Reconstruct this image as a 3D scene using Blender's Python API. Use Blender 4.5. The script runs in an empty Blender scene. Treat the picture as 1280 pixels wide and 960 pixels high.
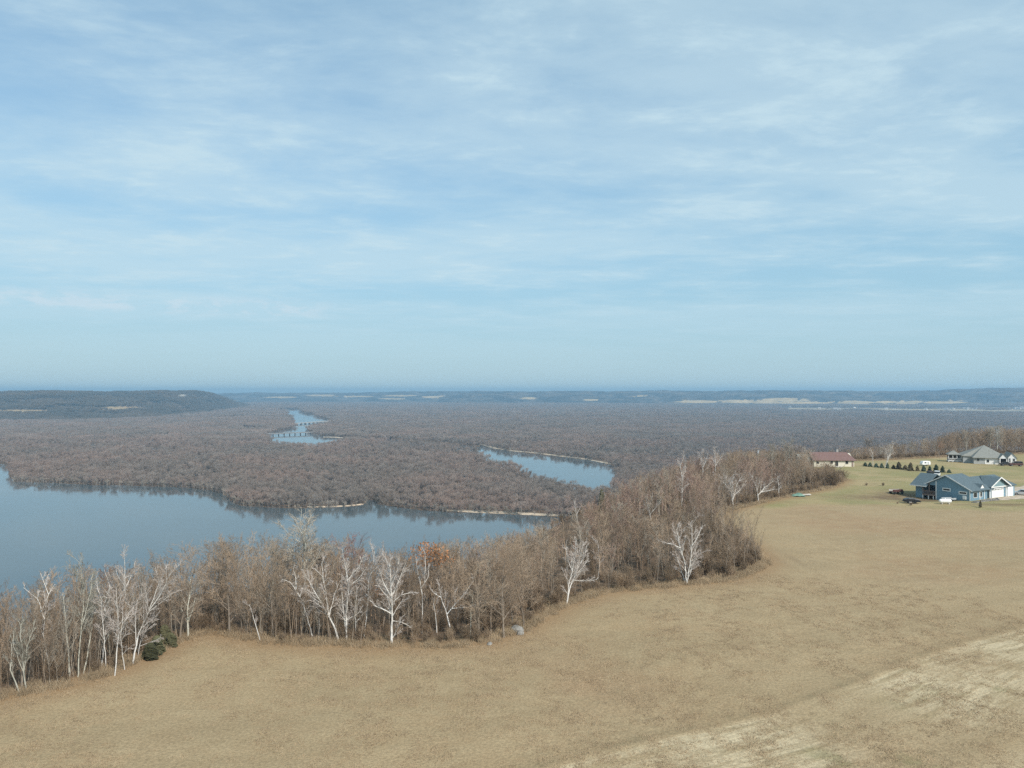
import bpy, math, random
import numpy as np
from mathutils import Vector

R = math.radians
scene = bpy.context.scene
COL = scene.collection
DENOISE = False
F, U0, V0, CH = 960.0, 640.0, 490.0, 27.0      # lens scale in photograph pixels, centre, eye level, camera height
WZ = -90.0                                     # floodplain level
WATER = WZ + 0.4

# ------------------------------------------------------------------ helpers
def smooth(x, a, b):
    t = np.clip((np.asarray(x, float) - a) / (b - a), 0, 1)
    return t * t * (3 - 2 * t)

_wr = random.Random(5)
_waves = [(_wr.uniform(0, 6.283), _wr.uniform(0, 6.283), _wr.uniform(.6, 1.6)) for _ in range(9)]
def wob(x, y, wl):
    """smooth pseudo-noise of wavelength wl, about -1..1"""
    s = 0
    for a, p, k in _waves:
        s = s + np.sin((x * math.cos(a) + y * math.sin(a)) * 6.283 * k / wl + p)
    return s / 4.0

def mesh_np(name, verts, quads=None, tris=None):
    me = bpy.data.meshes.new(name)
    verts = np.asarray(verts, np.float32)
    me.vertices.add(len(verts)); me.vertices.foreach_set('co', verts.ravel())
    q = np.zeros((0, 4), np.int32) if quads is None else np.asarray(quads, np.int32).reshape(-1, 4)
    t = np.zeros((0, 3), np.int32) if tris is None else np.asarray(tris, np.int32).reshape(-1, 3)
    nl = q.size + t.size
    me.loops.add(nl); me.loops.foreach_set('vertex_index', np.concatenate([q.ravel(), t.ravel()]))
    me.polygons.add(len(q) + len(t))
    me.polygons.foreach_set('loop_start', np.concatenate([np.arange(len(q)) * 4, q.size + np.arange(len(t)) * 3]).astype(np.int32))
    me.update(calc_edges=True)
    return me

def link(name, me, mat=None, parent=None, loc=None):
    o = bpy.data.objects.new(name, me); COL.objects.link(o)
    if mat is not None:
        o.data.materials.clear(); o.data.materials.append(mat)
    if parent is not None: o.parent = parent
    if loc is not None: o.location = loc
    return o

def tag(o, label=None, cat=None, group=None, kind=None):
    if label: o['label'] = label
    if cat: o['category'] = cat
    if group: o['group'] = group
    if kind: o['kind'] = kind
    return o

def empty(name, loc, rz=0.0, label=None, cat=None, group=None):
    o = bpy.data.objects.new(name, None); COL.objects.link(o)
    o.location = loc; o.rotation_euler = (0, 0, rz); o.empty_display_size = .3
    return tag(o, label, cat, group)

def copy_tree(o, parent=None):
    c = o.copy(); COL.objects.link(c)
    if parent is not None: c.parent = parent
    for ch in list(o.children): copy_tree(ch, c)
    return c

class MB:
    """collects shapes for one mesh"""
    def __init__(s): s.v = []; s.f = []
    def poly(s, pts, faces):
        b = len(s.v); s.v += [tuple(p) for p in pts]; s.f += [tuple(b + i for i in f) for f in faces]; return s
    def box(s, x0, y0, z0, x1, y1, z1):
        return s.poly([(x0,y0,z0),(x1,y0,z0),(x1,y1,z0),(x0,y1,z0),(x0,y0,z1),(x1,y0,z1),(x1,y1,z1),(x0,y1,z1)],
                      [(0,3,2,1),(4,5,6,7),(0,1,5,4),(1,2,6,5),(2,3,7,6),(3,0,4,7)])
    def slab(s, pts, t):
        """polygon thickened straight down by t"""
        n = len(pts); top = [tuple(p) for p in pts]; bot = [(p[0], p[1], p[2] - t) for p in pts]
        fs = [tuple(range(n)), tuple(range(2 * n - 1, n - 1, -1))] + [(i, n + i, n + (i + 1) % n, (i + 1) % n) for i in range(n)]
        return s.poly(top + bot, fs)
    def prism(s, prof, axis, a, b):
        """profile [(p,z)] extruded along axis 'x' or 'y' from a to b"""
        n = len(prof)
        mk = (lambda p, t: (t, p[0], p[1])) if axis == 'x' else (lambda p, t: (p[0], t, p[1]))
        pts = [mk(p, a) for p in prof] + [mk(p, b) for p in prof]
        return s.poly(pts, [tuple(range(n - 1, -1, -1)), tuple(range(n, 2 * n))] + [(i, (i + 1) % n, n + (i + 1) % n, n + i) for i in range(n)])
    def bar(s, p, q, r, n=6, r2=None):
        p, q = Vector(p), Vector(q); d = (q - p).normalized(); r2 = r if r2 is None else r2
        a = d.orthogonal().normalized(); b = d.cross(a); pts = []
        for c, rr in ((p, r), (q, r2)):
            for i in range(n):
                t = 6.28318 * i / n; pts.append(c + (a * math.cos(t) + b * math.sin(t)) * rr)
        return s.poly(pts, [tuple(range(n - 1, -1, -1)), tuple(range(n, 2 * n))] + [(i, (i + 1) % n, n + (i + 1) % n, n + i) for i in range(n)])
    def lathe(s, prof, axis='z', n=16, c=(0, 0, 0)):
        """prof [(r, t)] turned about an axis through c"""
        pts = []
        for r, t in prof:
            for i in range(n):
                a = 6.28318 * i / n; x, y = r * math.cos(a), r * math.sin(a)
                p = (x, y, t) if axis == 'z' else ((t, x, y) if axis == 'x' else (y, t, x))
                pts.append((p[0] + c[0], p[1] + c[1], p[2] + c[2]))
        m = len(prof)
        fs = [(k * n + i, k * n + (i + 1) % n, (k + 1) * n + (i + 1) % n, (k + 1) * n + i) for k in range(m - 1) for i in range(n)]
        return s.poly(pts, fs + [tuple(range(n - 1, -1, -1)), tuple(range((m - 1) * n, m * n))])
    def build(s, name, mat, parent=None, loc=None, bevel=0):
        me = bpy.data.meshes.new(name); me.from_pydata(s.v, [], s.f); me.update()
        o = link(name, me, mat, parent, loc)
        if bevel:
            m = o.modifiers.new('bevel', 'BEVEL'); m.width = bevel; m.segments = 2; m.limit_method = 'ANGLE'
        return o

# ------------------------------------------------------------------ materials
class NT:
    def __init__(s, nt): s.nt = nt; s.n = nt.nodes; s.l = nt.links
    def new(s, t, **kw):
        n = s.n.new(t)
        for k, v in kw.items(): setattr(n, k, v)
        return n
    def put(s, sock, v):
        if hasattr(v, 'is_output') or isinstance(v, bpy.types.NodeSocket): s.l.new(v, sock)
        elif v is not None:
            if isinstance(v, (tuple, list)) and sock.type == 'RGBA' and len(v) == 3: v = (*v, 1)
            sock.default_value = v
    def math(s, op, a, b=None, c=None, clamp=False):
        n = s.new('ShaderNodeMath', operation=op, use_clamp=clamp)
        for i, v in enumerate((a, b, c)): s.put(n.inputs[i], v)
        return n.outputs[0]
    def mix(s, f, a, b, mode='MIX'):
        n = s.new('ShaderNodeMix', data_type='RGBA', blend_type=mode)
        s.put(n.inputs[0], f); s.put(n.inputs[6], a); s.put(n.inputs[7], b)
        return n.outputs[2]
    def noise(s, vec, scale, detail=4, rough=.55, dist=0):
        n = s.new('ShaderNodeTexNoise'); s.put(n.inputs['Vector'], vec); n.inputs['Scale'].default_value = scale
        n.inputs['Detail'].default_value = detail; n.inputs['Roughness'].default_value = rough; n.inputs['Distortion'].default_value = dist
        return n.outputs[0]
    def ramp(s, f, a, b, v0=0., v1=1., clamp=True):
        n = s.new('ShaderNodeMapRange', clamp=clamp, interpolation_type='SMOOTHSTEP' if clamp else 'LINEAR')
        s.put(n.inputs[0], f)
        for i, v in zip((1, 2, 3, 4), (a, b, v0, v1)): s.put(n.inputs[i], v)
        return n.outputs[0]
    def attr(s, name):
        return s.new('ShaderNodeAttribute', attribute_name=name)
    def xyz(s, x, y, z):
        n = s.new('ShaderNodeCombineXYZ')
        for i, v in enumerate((x, y, z)): s.put(n.inputs[i], v)
        return n.outputs[0]
    def scalev(s, v, k):
        n = s.new('ShaderNodeVectorMath', operation='MULTIPLY'); s.put(n.inputs[0], v); n.inputs[1].default_value = k
        return n.outputs[0]
    def bump(s, h, strength, dist):
        n = s.new('ShaderNodeBump'); n.inputs['Strength'].default_value = strength; n.inputs['Distance'].default_value = dist
        s.put(n.inputs['Height'], h); return n.outputs[0]

def mat(name):
    m = bpy.data.materials.new(name); m.use_nodes = True
    t = NT(m.node_tree); b = t.n['Principled BSDF']
    return m, t, b

def simple(name, c, rough=.7, var=.15, scale=3.0, metal=0, spec=.3):
    """plain coloured material with uneven wear"""
    m, t, b = mat(name)
    co = t.new('ShaderNodeTexCoord').outputs['Object']
    n = t.noise(co, scale, 5, .6)
    f = t.ramp(n, .3, .7, 1 - var, 1 + var)
    t.put(b.inputs['Base Color'], t.mix(1.0, c, t.xyz(f, f, f), 'MULTIPLY'))
    b.inputs['Roughness'].default_value = rough; b.inputs['Metallic'].default_value = metal
    b.inputs['Specular IOR Level'].default_value = spec
    return m

def bark(name, c1, c2, per=.25, spots=None):
    """bark or twigs; per = how much the tone differs from plant to plant"""
    m, t, b = mat(name)
    oi = t.new('ShaderNodeObjectInfo')
    co = t.new('ShaderNodeTexCoord').outputs['Object']
    n = t.noise(co, 1.2, 3)
    k = t.math('ADD', t.math('MULTIPLY', oi.outputs['Random'], .7), t.math('MULTIPLY', t.math('SUBTRACT', n, .5), .9), clamp=True)
    c = t.mix(k, c1, c2)
    f = t.ramp(t.math('FRACT', t.math('MULTIPLY', oi.outputs['Random'], 7.31)), 0, 1, 1 - per, 1 + per)
    c = t.mix(1.0, c, t.xyz(f, f, f), 'MULTIPLY')
    if spots:
        s = t.ramp(t.noise(t.scalev(co, (3, 3, 9)), 1.6, 4, .65), .58, .68)
        c = t.mix(s, c, spots)
    t.put(b.inputs['Base Color'], c)
    b.inputs['Roughness'].default_value = .85; b.inputs['Specular IOR Level'].default_value = .15
    return m

def forest_mat(name, c1, c2, c3, wl):
    """bare far-off woods; tone drifts from stand to stand and tree to tree"""
    m, t, b = mat(name)
    oi = t.new('ShaderNodeObjectInfo')
    n = t.noise(oi.outputs['Location'], 1 / wl, 4, .6)
    c = t.mix(t.ramp(n, .38, .62), c1, c2)
    r2 = t.math('FRACT', t.math('MULTIPLY', oi.outputs['Random'], 13.7))
    c = t.mix(t.math('MULTIPLY', t.ramp(r2, .5, 1.), .4), c, c3)
    f = t.ramp(oi.outputs['Random'], 0, 1, .86, 1.14)
    t.put(b.inputs['Base Color'], t.mix(1.0, c, t.xyz(f, f, f), 'MULTIPLY'))
    b.inputs['Roughness'].default_value = .9; b.inputs['Specular IOR Level'].default_value = .1
    return m

M = {}
M['birch'] = bark('birch_bark', (.68, .65, .60), (.57, .54, .49), .12, (.12, .1, .09))
M['birch_twig'] = bark('birch_twig', (.52, .46, .41), (.42, .36, .32), .12)
M['aspen'] = bark('aspen_bark', (.52, .50, .42), (.44, .43, .35), .12, (.16, .15, .12))
M['aspen_twig'] = bark('aspen_twig', (.36, .34, .28), (.29, .27, .23), .12)
M['bark'] = bark('brown_bark', (.23, .185, .14), (.31, .26, .21), .25)
M['twig'] = bark('brown_twig', (.32, .232, .162), (.37, .285, .20), .35)
M['twig_red'] = bark('red_twig', (.30, .13, .105), (.26, .14, .115), .15)
M['twig_mauve'] = bark('mauve_twig', (.34, .225, .175), (.36, .26, .205), .3)
M['leaf_orange'] = bark('russet_leaf', (.36, .16, .07), (.30, .16, .08), .2)
M['grey_twig'] = bark('grey_twig', (.40, .35, .28), (.36, .31, .25), .12)
M['brush'] = bark('brush_twig', (.27, .195, .13), (.33, .25, .17), .25)
M['weed'] = bark('dry_weed', (.36, .27, .17), (.41, .32, .21), .2)
M['cedar'] = bark('cedar_needle', (.095, .095, .05), (.11, .10, .055), .35)
M['spruce'] = bark('spruce_needle', (.05, .075, .05), (.07, .09, .06), .3)
M['spruce_brown'] = bark('bronze_needle', (.10, .075, .045), (.085, .08, .045), .2)
M['forest'] = forest_mat('floodplain_forest', (.30, .222, .18), (.235, .197, .165), (.34, .30, .26), 130)
M['shore_wood'] = forest_mat('shore_wood', (.34, .29, .24), (.29, .25, .20), (.42, .39, .34), 40)
M['bluff_forest'] = forest_mat('bluff_forest', (.17, .135, .10), (.11, .10, .08), (.22, .19, .15), 260)

# ------------------------------------------------------------------ terrain shape
def at(u, v, z=0.0):
    D = (CH - z) * F / (v - V0)
    return ((u - U0) / F * D, D)

EDGE_PX = [(0,873),(60,862),(110,850),(160,832),(205,811),(232,797),(262,790),(330,802),(400,806),(480,809),(560,807),(610,803),
           (650,788),(680,770),(705,756),(760,740),(850,731),(920,724),(957,706),(938,682),(892,652),(900,641),(930,633),(985,621),(1040,609),(1056,600)]
EDGE = [at(u, v) for u, v in EDGE_PX]
POLY = np.array([(-300,-100), (-150,20), (-90,50), (-62,61)] + EDGE +
                [(100,262),(104,286),(116,299),(135,303),(152,307),(170,316),(200,330),(260,345),(400,365),(900,420),(900,-700),(-300,-700)])

def seg_dist(x, y, pts, closed=True):
    """distance to a polyline, and even-odd inside test"""
    x = np.asarray(x, float); y = np.asarray(y, float)
    d = np.full(x.shape, 1e18); ins = np.zeros(x.shape, bool)
    n = len(pts)
    for i in range(n if closed else n - 1):
        ax, ay = pts[i]; bx, by = pts[(i + 1) % n]
        dx, dy = bx - ax, by - ay
        t = np.clip(((x - ax) * dx + (y - ay) * dy) / (dx * dx + dy * dy + 1e-12), 0, 1)
        d = np.minimum(d, (x - ax - t * dx) ** 2 + (y - ay - t * dy) ** 2)
        if closed:
            c = (ay > y) != (by > y)
            ins ^= c & (x < (bx - ax) * (y - ay) / ((by - ay) if by != ay else 1e-12) + ax)
    return np.sqrt(d), ins

def sdf(x, y):
    d, ins = seg_dist(x, y, POLY)
    return np.where(ins, -d, d)

HC = (113.7, 190.6)                       # corner of the blue house
def height(x, y, sd=None):
    x = np.asarray(x, float); y = np.asarray(y, float)
    if sd is None: sd = sdf(x, y)
    s = np.maximum(sd, 0)
    g = 18 + 6 * smooth(x, -45, -10) + 16 * smooth(x, 25, 75) + 25 * smooth(x, 95, 140)
    gentle = .11 * np.minimum(s, g) * smooth(s, 0, 8)
    drop = gentle + .6 * np.maximum(s - g, 0) * smooth(s - g, 0, 30)
    drop = drop + wob(x, y, 60) * 1.2 * smooth(s, 5, 40)
    z = -drop + .22 * wob(x, y, 85) * smooth(-sd, 0, 20) + .05 * wob(x, y, 14) * smooth(-sd, 0, 10)
    z = z - 1.0 * np.exp(-(((x - 106) / 9) ** 2 + ((y - 199) / 9) ** 2))
    k = 4.0                               # soft meeting with the floodplain
    zf = WZ
    return np.where(z > zf + k, z, zf + np.maximum(0, (z - zf + k)) ** 2 / (4 * k))

def H(x, y): return float(height(np.array([x]), np.array([y]))[0])

def hit(u, v, dmin=40., dmax=420.):
    """where the line through a photograph point first meets the ground"""
    D = np.linspace(dmin, dmax, 1600); x = (u - U0) / F * D
    z = height(x, D); r = CH - (v - V0) / F * D
    k = np.nonzero(r <= z)[0]
    k = k[0] if len(k) else len(D) - 1
    return float(x[k]), float(D[k]), float(z[k])

# ------------------------------------------------------------------ ground sheet
fa = np.arange(-40, 40.01, .2); ca = np.concatenate([np.arange(-180, -40, 4), fa, np.arange(44, 180, 4)])
ang = np.radians(ca)
rad = np.concatenate([np.arange(2, 50, 3), np.arange(50, 330, 1.1), np.arange(330, 900, 7), np.geomspace(900, 15500, 50)])
A, Rr = np.meshgrid(ang, rad)
gx, gy = (Rr * np.sin(A)).ravel(), (Rr * np.cos(A)).ravel()
gsd = sdf(gx, gy); gz = height(gx, gy, gsd)
na, nr = len(ang), len(rad)
idx = np.arange(na * nr).reshape(nr, na)
i0 = idx[:-1]; i1 = idx[1:]
q = np.stack([i0, np.roll(i0, -1, 1), np.roll(i1, -1, 1), i1], -1).reshape(-1, 4)[:, ::-1]
c = np.array([[0, 0, H(0, 0)]])
tr = np.stack([np.full(na, na * nr), np.roll(idx[0], -1), idx[0]], -1)
me = mesh_np('ground', np.concatenate([np.stack([gx, gy, gz], -1), c]), q, tr)
for p in ('edge', 'swath_s', 'swath_t', 'lawn', 'bare'):
    me.attributes.new(p, 'FLOAT', 'POINT')
def setattr_(nm, vals): me.attributes[nm].data.foreach_set('value', np.append(vals, 0).astype(np.float32))
setattr_('edge', gsd)
# the curved swath line that the mower left across the field
SW = np.array([(-30, 44), (1.4, 55.3), (10.8, 60.3), (22.1, 65.3), (31.9, 71.6), (38.1, 76.2), (48.8, 83.2), (59.2, 88.8), (110, 112), (200, 150)])
dS, _ = seg_dist(gx, gy, SW, False)
side = np.sign(np.interp(gx, SW[:, 0], SW[:, 1]) - gy)
setattr_('swath_s', np.clip(dS * side, -90, 60)); setattr_('swath_t', gx * .88 + gy * .47)
# lawns round the houses: the strip between the ploughed field and the houses, and beyond
lim = np.array([(60, 178), (78, 186), (100, 176), (140, 170), (210, 176), (420, 200)])
lw = smooth(gy - np.interp(gx, lim[:, 0], lim[:, 1]) + 2.5 * wob(gx, gy, 25), -3, 5) * smooth(gx, 52, 62) * smooth(-gsd, -2, 2)
setattr_('lawn', lw)
br = np.exp(-(((gx - 104) / 9) ** 2 + ((gy - 203) / 7) ** 2)) + .9 * np.exp(-(((gx - 118) / 9) ** 2 + ((gy - 183) / 2.5) ** 2)) + .8 * np.exp(-(((gx - 96) / 14) ** 2 + ((gy - 197) / 5) ** 2))
br = br + .42 * np.exp(-(((gx - 44.5) / 3.2) ** 2 + ((gy - 124) / 6) ** 2)) * (.6 + .4 * np.sin(gx * 2.1))  # darker streaked patch right of the grove tip
setattr_('bare', np.clip(br, 0, 1))

m, t, b = mat('ground')
P = t.new('ShaderNodeNewGeometry').outputs['Position']
ed, ss, st, la, ba = (t.attr(n).outputs['Fac'] for n in ('edge', 'swath_s', 'swath_t', 'lawn', 'bare'))
n1 = t.noise(P, .045, 5, .6); n2 = t.noise(P, .35, 6, .65); n3 = t.noise(P, 4.0, 5, .75)
n4 = t.noise(t.xyz(t.math('MULTIPLY', ss, 1.0), t.math('MULTIPLY', st, .10), 0), 1.1, 5, .7)   # streaks along the swath
n5 = t.noise(t.scalev(P, (.25, 1.2, 1)), .9, 5, .7)                                         # faint drill rows
col = t.mix(t.ramp(n1, .35, .65), (.35, .25, .142), (.378, .282, .165))
pat = t.ramp(t.noise(t.scalev(P, (.35, 1, 1)), .10, 6, .65, .6), .38, .66, 0, .75)
col = t.mix(pat, col, (.305, .228, .132))
red = t.ramp(t.noise(P, .02, 3, .5), .52, .66)
col = t.mix(t.math('MULTIPLY', red, .55), col, (.335, .212, .122))
col = t.mix(t.ramp(n2, .35, .7, 0, .5), col, (.40, .31, .185))
col = t.mix(t.ramp(n5, .5, .75, 0, .4), col, (.26, .185, .105))
# straw swaths: pale band on the near side of the line
band = t.math('MULTIPLY', t.ramp(ss, .2, 1.2), t.ramp(ss, 7, 15, 1, 0))
band2 = t.math('MULTIPLY', t.ramp(ss, 13, 17), t.ramp(ss, 24, 34, 1, 0))
keep = t.ramp(t.noise(P, .07, 3, .5), .40, .56)
bands = t.math('MULTIPLY', t.math('MAXIMUM', band, band2), t.math('ADD', t.math('MULTIPLY', keep, .45), .55))
gap = t.math('MULTIPLY', t.math('MULTIPLY', t.ramp(st, 45, 52), t.ramp(st, 58, 66, 1, 0)), t.ramp(ss, 9, 14, 1, .3))
bands = t.math('MULTIPLY', bands, t.math('SUBTRACT', 1, t.math('MULTIPLY', gap, .85)))
passes = t.ramp(t.math('SINE', t.math('ADD', t.math('MULTIPLY', ss, .95), t.math('MULTIPLY', n1, 5))), -.2, 1, 0, .30)
passes = t.math('MULTIPLY', passes, t.math('MULTIPLY', t.ramp(ss, -34, -6, .12, .8), t.ramp(n2, .3, .65, .4, 1)))
col = t.mix(passes, col, (.25, .185, .105))
straw = t.mix(t.ramp(n4, .36, .60), (.34, .265, .155), (.56, .46, .30))
col = t.mix(t.math('MULTIPLY', bands, .85), col, straw)
line = t.math('MULTIPLY', t.ramp(ss, -1.1, -.1), t.ramp(ss, -.1, .7, 1, 0))
col = t.mix(t.math('MULTIPLY', line, t.math('MULTIPLY', t.ramp(n2, .35, .62, .1, .8), t.ramp(n1, .42, .6, .45, .9))), col, (.215, .165, .095))
grn = t.math('MULTIPLY', t.ramp(t.noise(P, .11, 4, .6), .54, .68), t.ramp(ss, 1, 10))
col = t.mix(t.math('MULTIPLY', grn, .55), col, (.17, .17, .075))
# lawns
lawn = t.mix(t.ramp(t.noise(P, .05, 5, .6), .38, .62), (.375, .292, .158), (.275, .245, .115))
lawn = t.mix(t.ramp(t.noise(t.scalev(P, (.5, 1.5, 1)), .22, 5, .65), .5, .72, 0, .6), lawn, (.21, .155, .085))
col = t.mix(la, col, lawn)
col = t.mix(t.math('MULTIPLY', ba, t.ramp(n2, .3, .6, .5, .95)), col, (.17, .115, .07))
# fine stubble grain
f = t.ramp(n3, .3, .72, .76, 1.24)
col = t.mix(1.0, col, t.xyz(f, f, f), 'MULTIPLY')
# leaf litter under the trees, and a rusty fringe of dead weeds along the edge
e2 = t.math('ADD', ed, t.math('MULTIPLY', t.math('SUBTRACT', n2, .5), 5))
fr = t.math('MULTIPLY', t.ramp(e2, -5, -.5), .75)
col = t.mix(fr, col, t.mix(t.ramp(n3, .4, .6), (.27, .165, .085), (.33, .22, .125)))
lit = t.mix(t.ramp(n2, .35, .65), (.17, .115, .075), (.125, .09, .062))
col = t.mix(t.ramp(e2, 0, 4), col, lit)
t.put(b.inputs['Base Color'], col)
b.inputs['Roughness'].default_value = .95; b.inputs['Specular IOR Level'].default_value = .1
h = t.math('ADD', t.math('MULTIPLY', n3, .5), t.math('ADD', t.math('MULTIPLY', n2, .5), t.math('MULTIPLY', t.math('MULTIPLY', n4, bands), .8)))
t.put(b.inputs['Normal'], t.bump(h, .55, .35))
M['ground'] = m
g_ob = link('ground', me, m); tag(g_ob, kind='structure'); me.shade_smooth()

# ------------------------------------------------------------------ water
def px(*pts): return [at(u, v, WATER) for u, v in pts]
LAKE = px((-260,575),(-120,590),(-20,592),(12,598),(20,602),(70,604),(120,606),(180,608),(230,609),(262,613),(283,620),(292,629),(310,633),(345,635),
          (400,635),(440,633),(455,631),(458,626),(470,625),(474,630),(492,633),(520,637),(560,640),(610,642),(660,644),(706,647)) + \
       [(78,640),(98,520),(92,400),(70,280),(30,170),(-200,120),(-520,150),(-900,300)]
INLET = px((-80,577),(-20,579),(6,580),(14,584),(11,592),(14,601),(-60,600))
POND = px((602,556),(622,562),(662,567),(700,571),(742,576),(764,581),(770,588),(768,600),(766,614),(738,615),(705,609),(668,600),(650,589),(618,582),(600,570),(592,562))
RIVER = px((353,511),(379,511),(381,515.5),(394,519),(401,521.5),(415,525.5),(414,529.5),(398,532.5),(388,534),(386,539),(391,542),(404,544.5),(426,546),(432,549),(428,555),(400,559),(366,559),(342,556),(330,548),
           (332,542.5),(350,538),(366,535),(368,530),(364,524.5),(356,519))
CREEK = px((430,546.3),(470,548),(505,550.2),(540,552.5),(575,556),(597,558.5),(600,565),(570,562),(535,558.5),(500,555),(465,552),(428,550.5))
P1 = px((113,555),(117,554),(119,558),(120,563),(112,563))
P2 = px((180,560),(203,559.5),(206,566),(182,566.5))
P3 = px((302,534.5),(320,534),(332,536.5),(305,538.5))
FARW = px((268,500.2),(300,500.6),(303,502.6),(284,502.8))
m, t, b = mat('water')
P = t.new('ShaderNodeNewGeometry').outputs['Position']
b.inputs['Base Color'].default_value = (.07, .09, .095, 1); b.inputs['Roughness'].default_value = .06; b.inputs['IOR'].default_value = 1.33
t.put(b.inputs['Normal'], t.bump(t.math('ADD', t.noise(t.scalev(P, (.12, .5, 1)), .6, 4), t.math('MULTIPLY', t.noise(P, .02, 3), 2.)), .05, .6))
t.put(b.inputs['Roughness'], t.ramp(t.noise(t.scalev(P, (1, 3, 1)), .006, 4, .6), .35, .7, .02, .10))
M['water'] = m
WATERS = []
def rough_outline(pts, amp, step):
    out = []; n = len(pts)
    for i in range(n):
        ax, ay = pts[i]; bx, by = pts[(i + 1) % n]
        L = math.hypot(bx - ax, by - ay); k = max(1, min(40, int(L / step)))
        for j in range(k):
            x, y = ax + (bx - ax) * j / k, ay + (by - ay) * j / k
            out.append((x + amp * float(wob(x, y, step * 4)), y + amp * float(wob(x + 91, y, step * 4))))
    return out
from mathutils.geometry import tessellate_polygon
def sheet(name, pts, mt, z, amp=2., step=9., kind='structure', label=None):
    p = rough_outline(pts, amp, step); v = [Vector((x, y, z)) for x, y in p]
    tr = tessellate_polygon([v])
    o = link(name, mesh_np(name, [tuple(a) for a in v], None, tr), mt); tag(o, label, kind=kind)
    n = o.data.polygons[0].normal
    if n.z < 0: o.data.flip_normals()
    return o, p
for i, (nm, pts, amp, step) in enumerate((('lake', LAKE, 2.5, 9), ('inlet', INLET, 2, 8), ('river', RIVER, 3, 14), ('river_channel', POND, 2, 10), ('creek', CREEK, 1.5, 14),
                         ('pond', P1, 1, 6), ('pond', P2, 1, 6), ('pond', P3, 1, 8), ('far_water', FARW, 3, 40))):
    o, p = sheet(nm, pts, M['water'], WATER - .01 * i, amp, step); WATERS.append(np.array(p))

M['sand'] = simple('river_sand', (.50, .40, .29), .95, .2, .12)
def strip(name, pxs, w, label):
    pts = [Vector((*p, 0)) for p in px(*pxs)]; L = []
    for i, p in enumerate(pts):
        d = (pts[min(i + 1, len(pts) - 1)] - pts[max(i - 1, 0)]).normalized(); nrm = Vector((-d.y, d.x, 0))
        if nrm.y < 0: nrm = -nrm
        ww = w * (.35 + .65 * math.sin(math.pi * (i + .5) / len(pts))) * (1 + .35 * float(wob(p.x, p.y, 40)))
        for k, (o, z) in enumerate(((-.5, WATER - .3), (-.2, WATER + .5), (.4, WATER + .9), (.9, WATER + .2))): L.append((p.x + nrm.x * ww * o, p.y + nrm.y * ww * o, z))
    n = len(pts); qs = [(i * 4 + k, i * 4 + 4 + k, i * 4 + 5 + k, i * 4 + 1 + k) for i in range(n - 1) for k in range(3)]
    o = link(name, mesh_np(name, L, qs), M['sand']); tag(o, label, kind='structure'); o.data.shade_smooth()
def dense(pts, k):
    out = []
    for a, c_ in zip(pts, pts[1:]):
        for j in range(k): out.append((a[0] + (c_[0] - a[0]) * j / k, a[1] + (c_[1] - a[1]) * j / k))
    return out + [pts[-1]]
strip('sandbar', dense([(558,638.6),(580,639),(600,640),(625,640.7),(660,642.6),(708,645)], 6), 9, 'tan sandbar along the far lake shore')
strip('sandbar', dense([(384,634),(410,633.6),(436,632.4),(454,630.4)], 6), 1.4, 'thin sand edge on the wooded point')
strip('sandbar', dense([(600,555.2),(618,560.2),(640,563.6),(664,565.6),(700,570),(730,573.6),(764,580)], 6), 9, 'pale sand bank behind the channel')
strip('sandbar', dense([(404,546.3),(418,546.6),(432,547.8)], 5), 9, 'pale sand by the bridge')

# ------------------------------------------------------------------ bare trees
def tubes(segs, n=3):
    """(p0, p1, r0, r1) rows as n-sided tapered tubes"""
    S = np.asarray(segs, float); p0, p1, r0, r1 = S[:, 0:3], S[:, 3:6], S[:, 6], S[:, 7]
    d = p1 - p0; d = d / (np.linalg.norm(d, axis=1, keepdims=True) + 1e-9)
    ref = np.where(np.abs(d[:, 2:3]) < .9, np.array([[0, 0, 1.]]), np.array([[1., 0, 0]]))
    a = np.cross(d, ref); a /= np.linalg.norm(a, axis=1, keepdims=True); bb = np.cross(d, a)
    V = np.zeros((len(S), 2 * n, 3))
    for i in range(n):
        th = 6.28318 * i / n; o = a * math.cos(th) + bb * math.sin(th)
        V[:, i] = p0 + o * r0[:, None]; V[:, n + i] = p1 + o * r1[:, None]
    base = (np.arange(len(S)) * 2 * n)[:, None]
    Q = np.stack([np.concatenate([base + i, base + (i + 1) % n, base + n + (i + 1) % n, base + n + i], 1) for i in range(n)], 1).reshape(-1, 4)
    return V.reshape(-1, 3), Q

def tubemesh(name, segs, n=3):
    v, qd = tubes(segs, n); return mesh_np(name, v, qd)

def jit(rng, s): return Vector((rng.gauss(0, s), rng.gauss(0, s), rng.gauss(0, s)))

def grow(out, rng, p, d, L, r, lvl, P):
    """one branch and, from it, its children; out[lvl] gets rows"""
    n = max(2, min(9, int(L / P['seg'][lvl]) + 1)); p = Vector(p); d = Vector(d).normalized()
    nodes = [(p.copy(), d.copy(), r)]
    for i in range(n):
        d = (d + jit(rng, P['wob'][lvl]) + Vector((0, 0, P['up'][lvl]))).normalized()
        q_ = p + d * (L / n); r2 = max(P['rmin'], r * (1 - (i + 1) / n * .8))
        rr = nodes[-1][2]; out[lvl].append((*p, *q_, rr, r2)); p = q_; nodes.append((p.copy(), d.copy(), r2))
    if lvl + 1 >= len(P['n']) + 1: return
    spawn(out, rng, nodes, L, lvl, P, P['n'][lvl])

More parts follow.
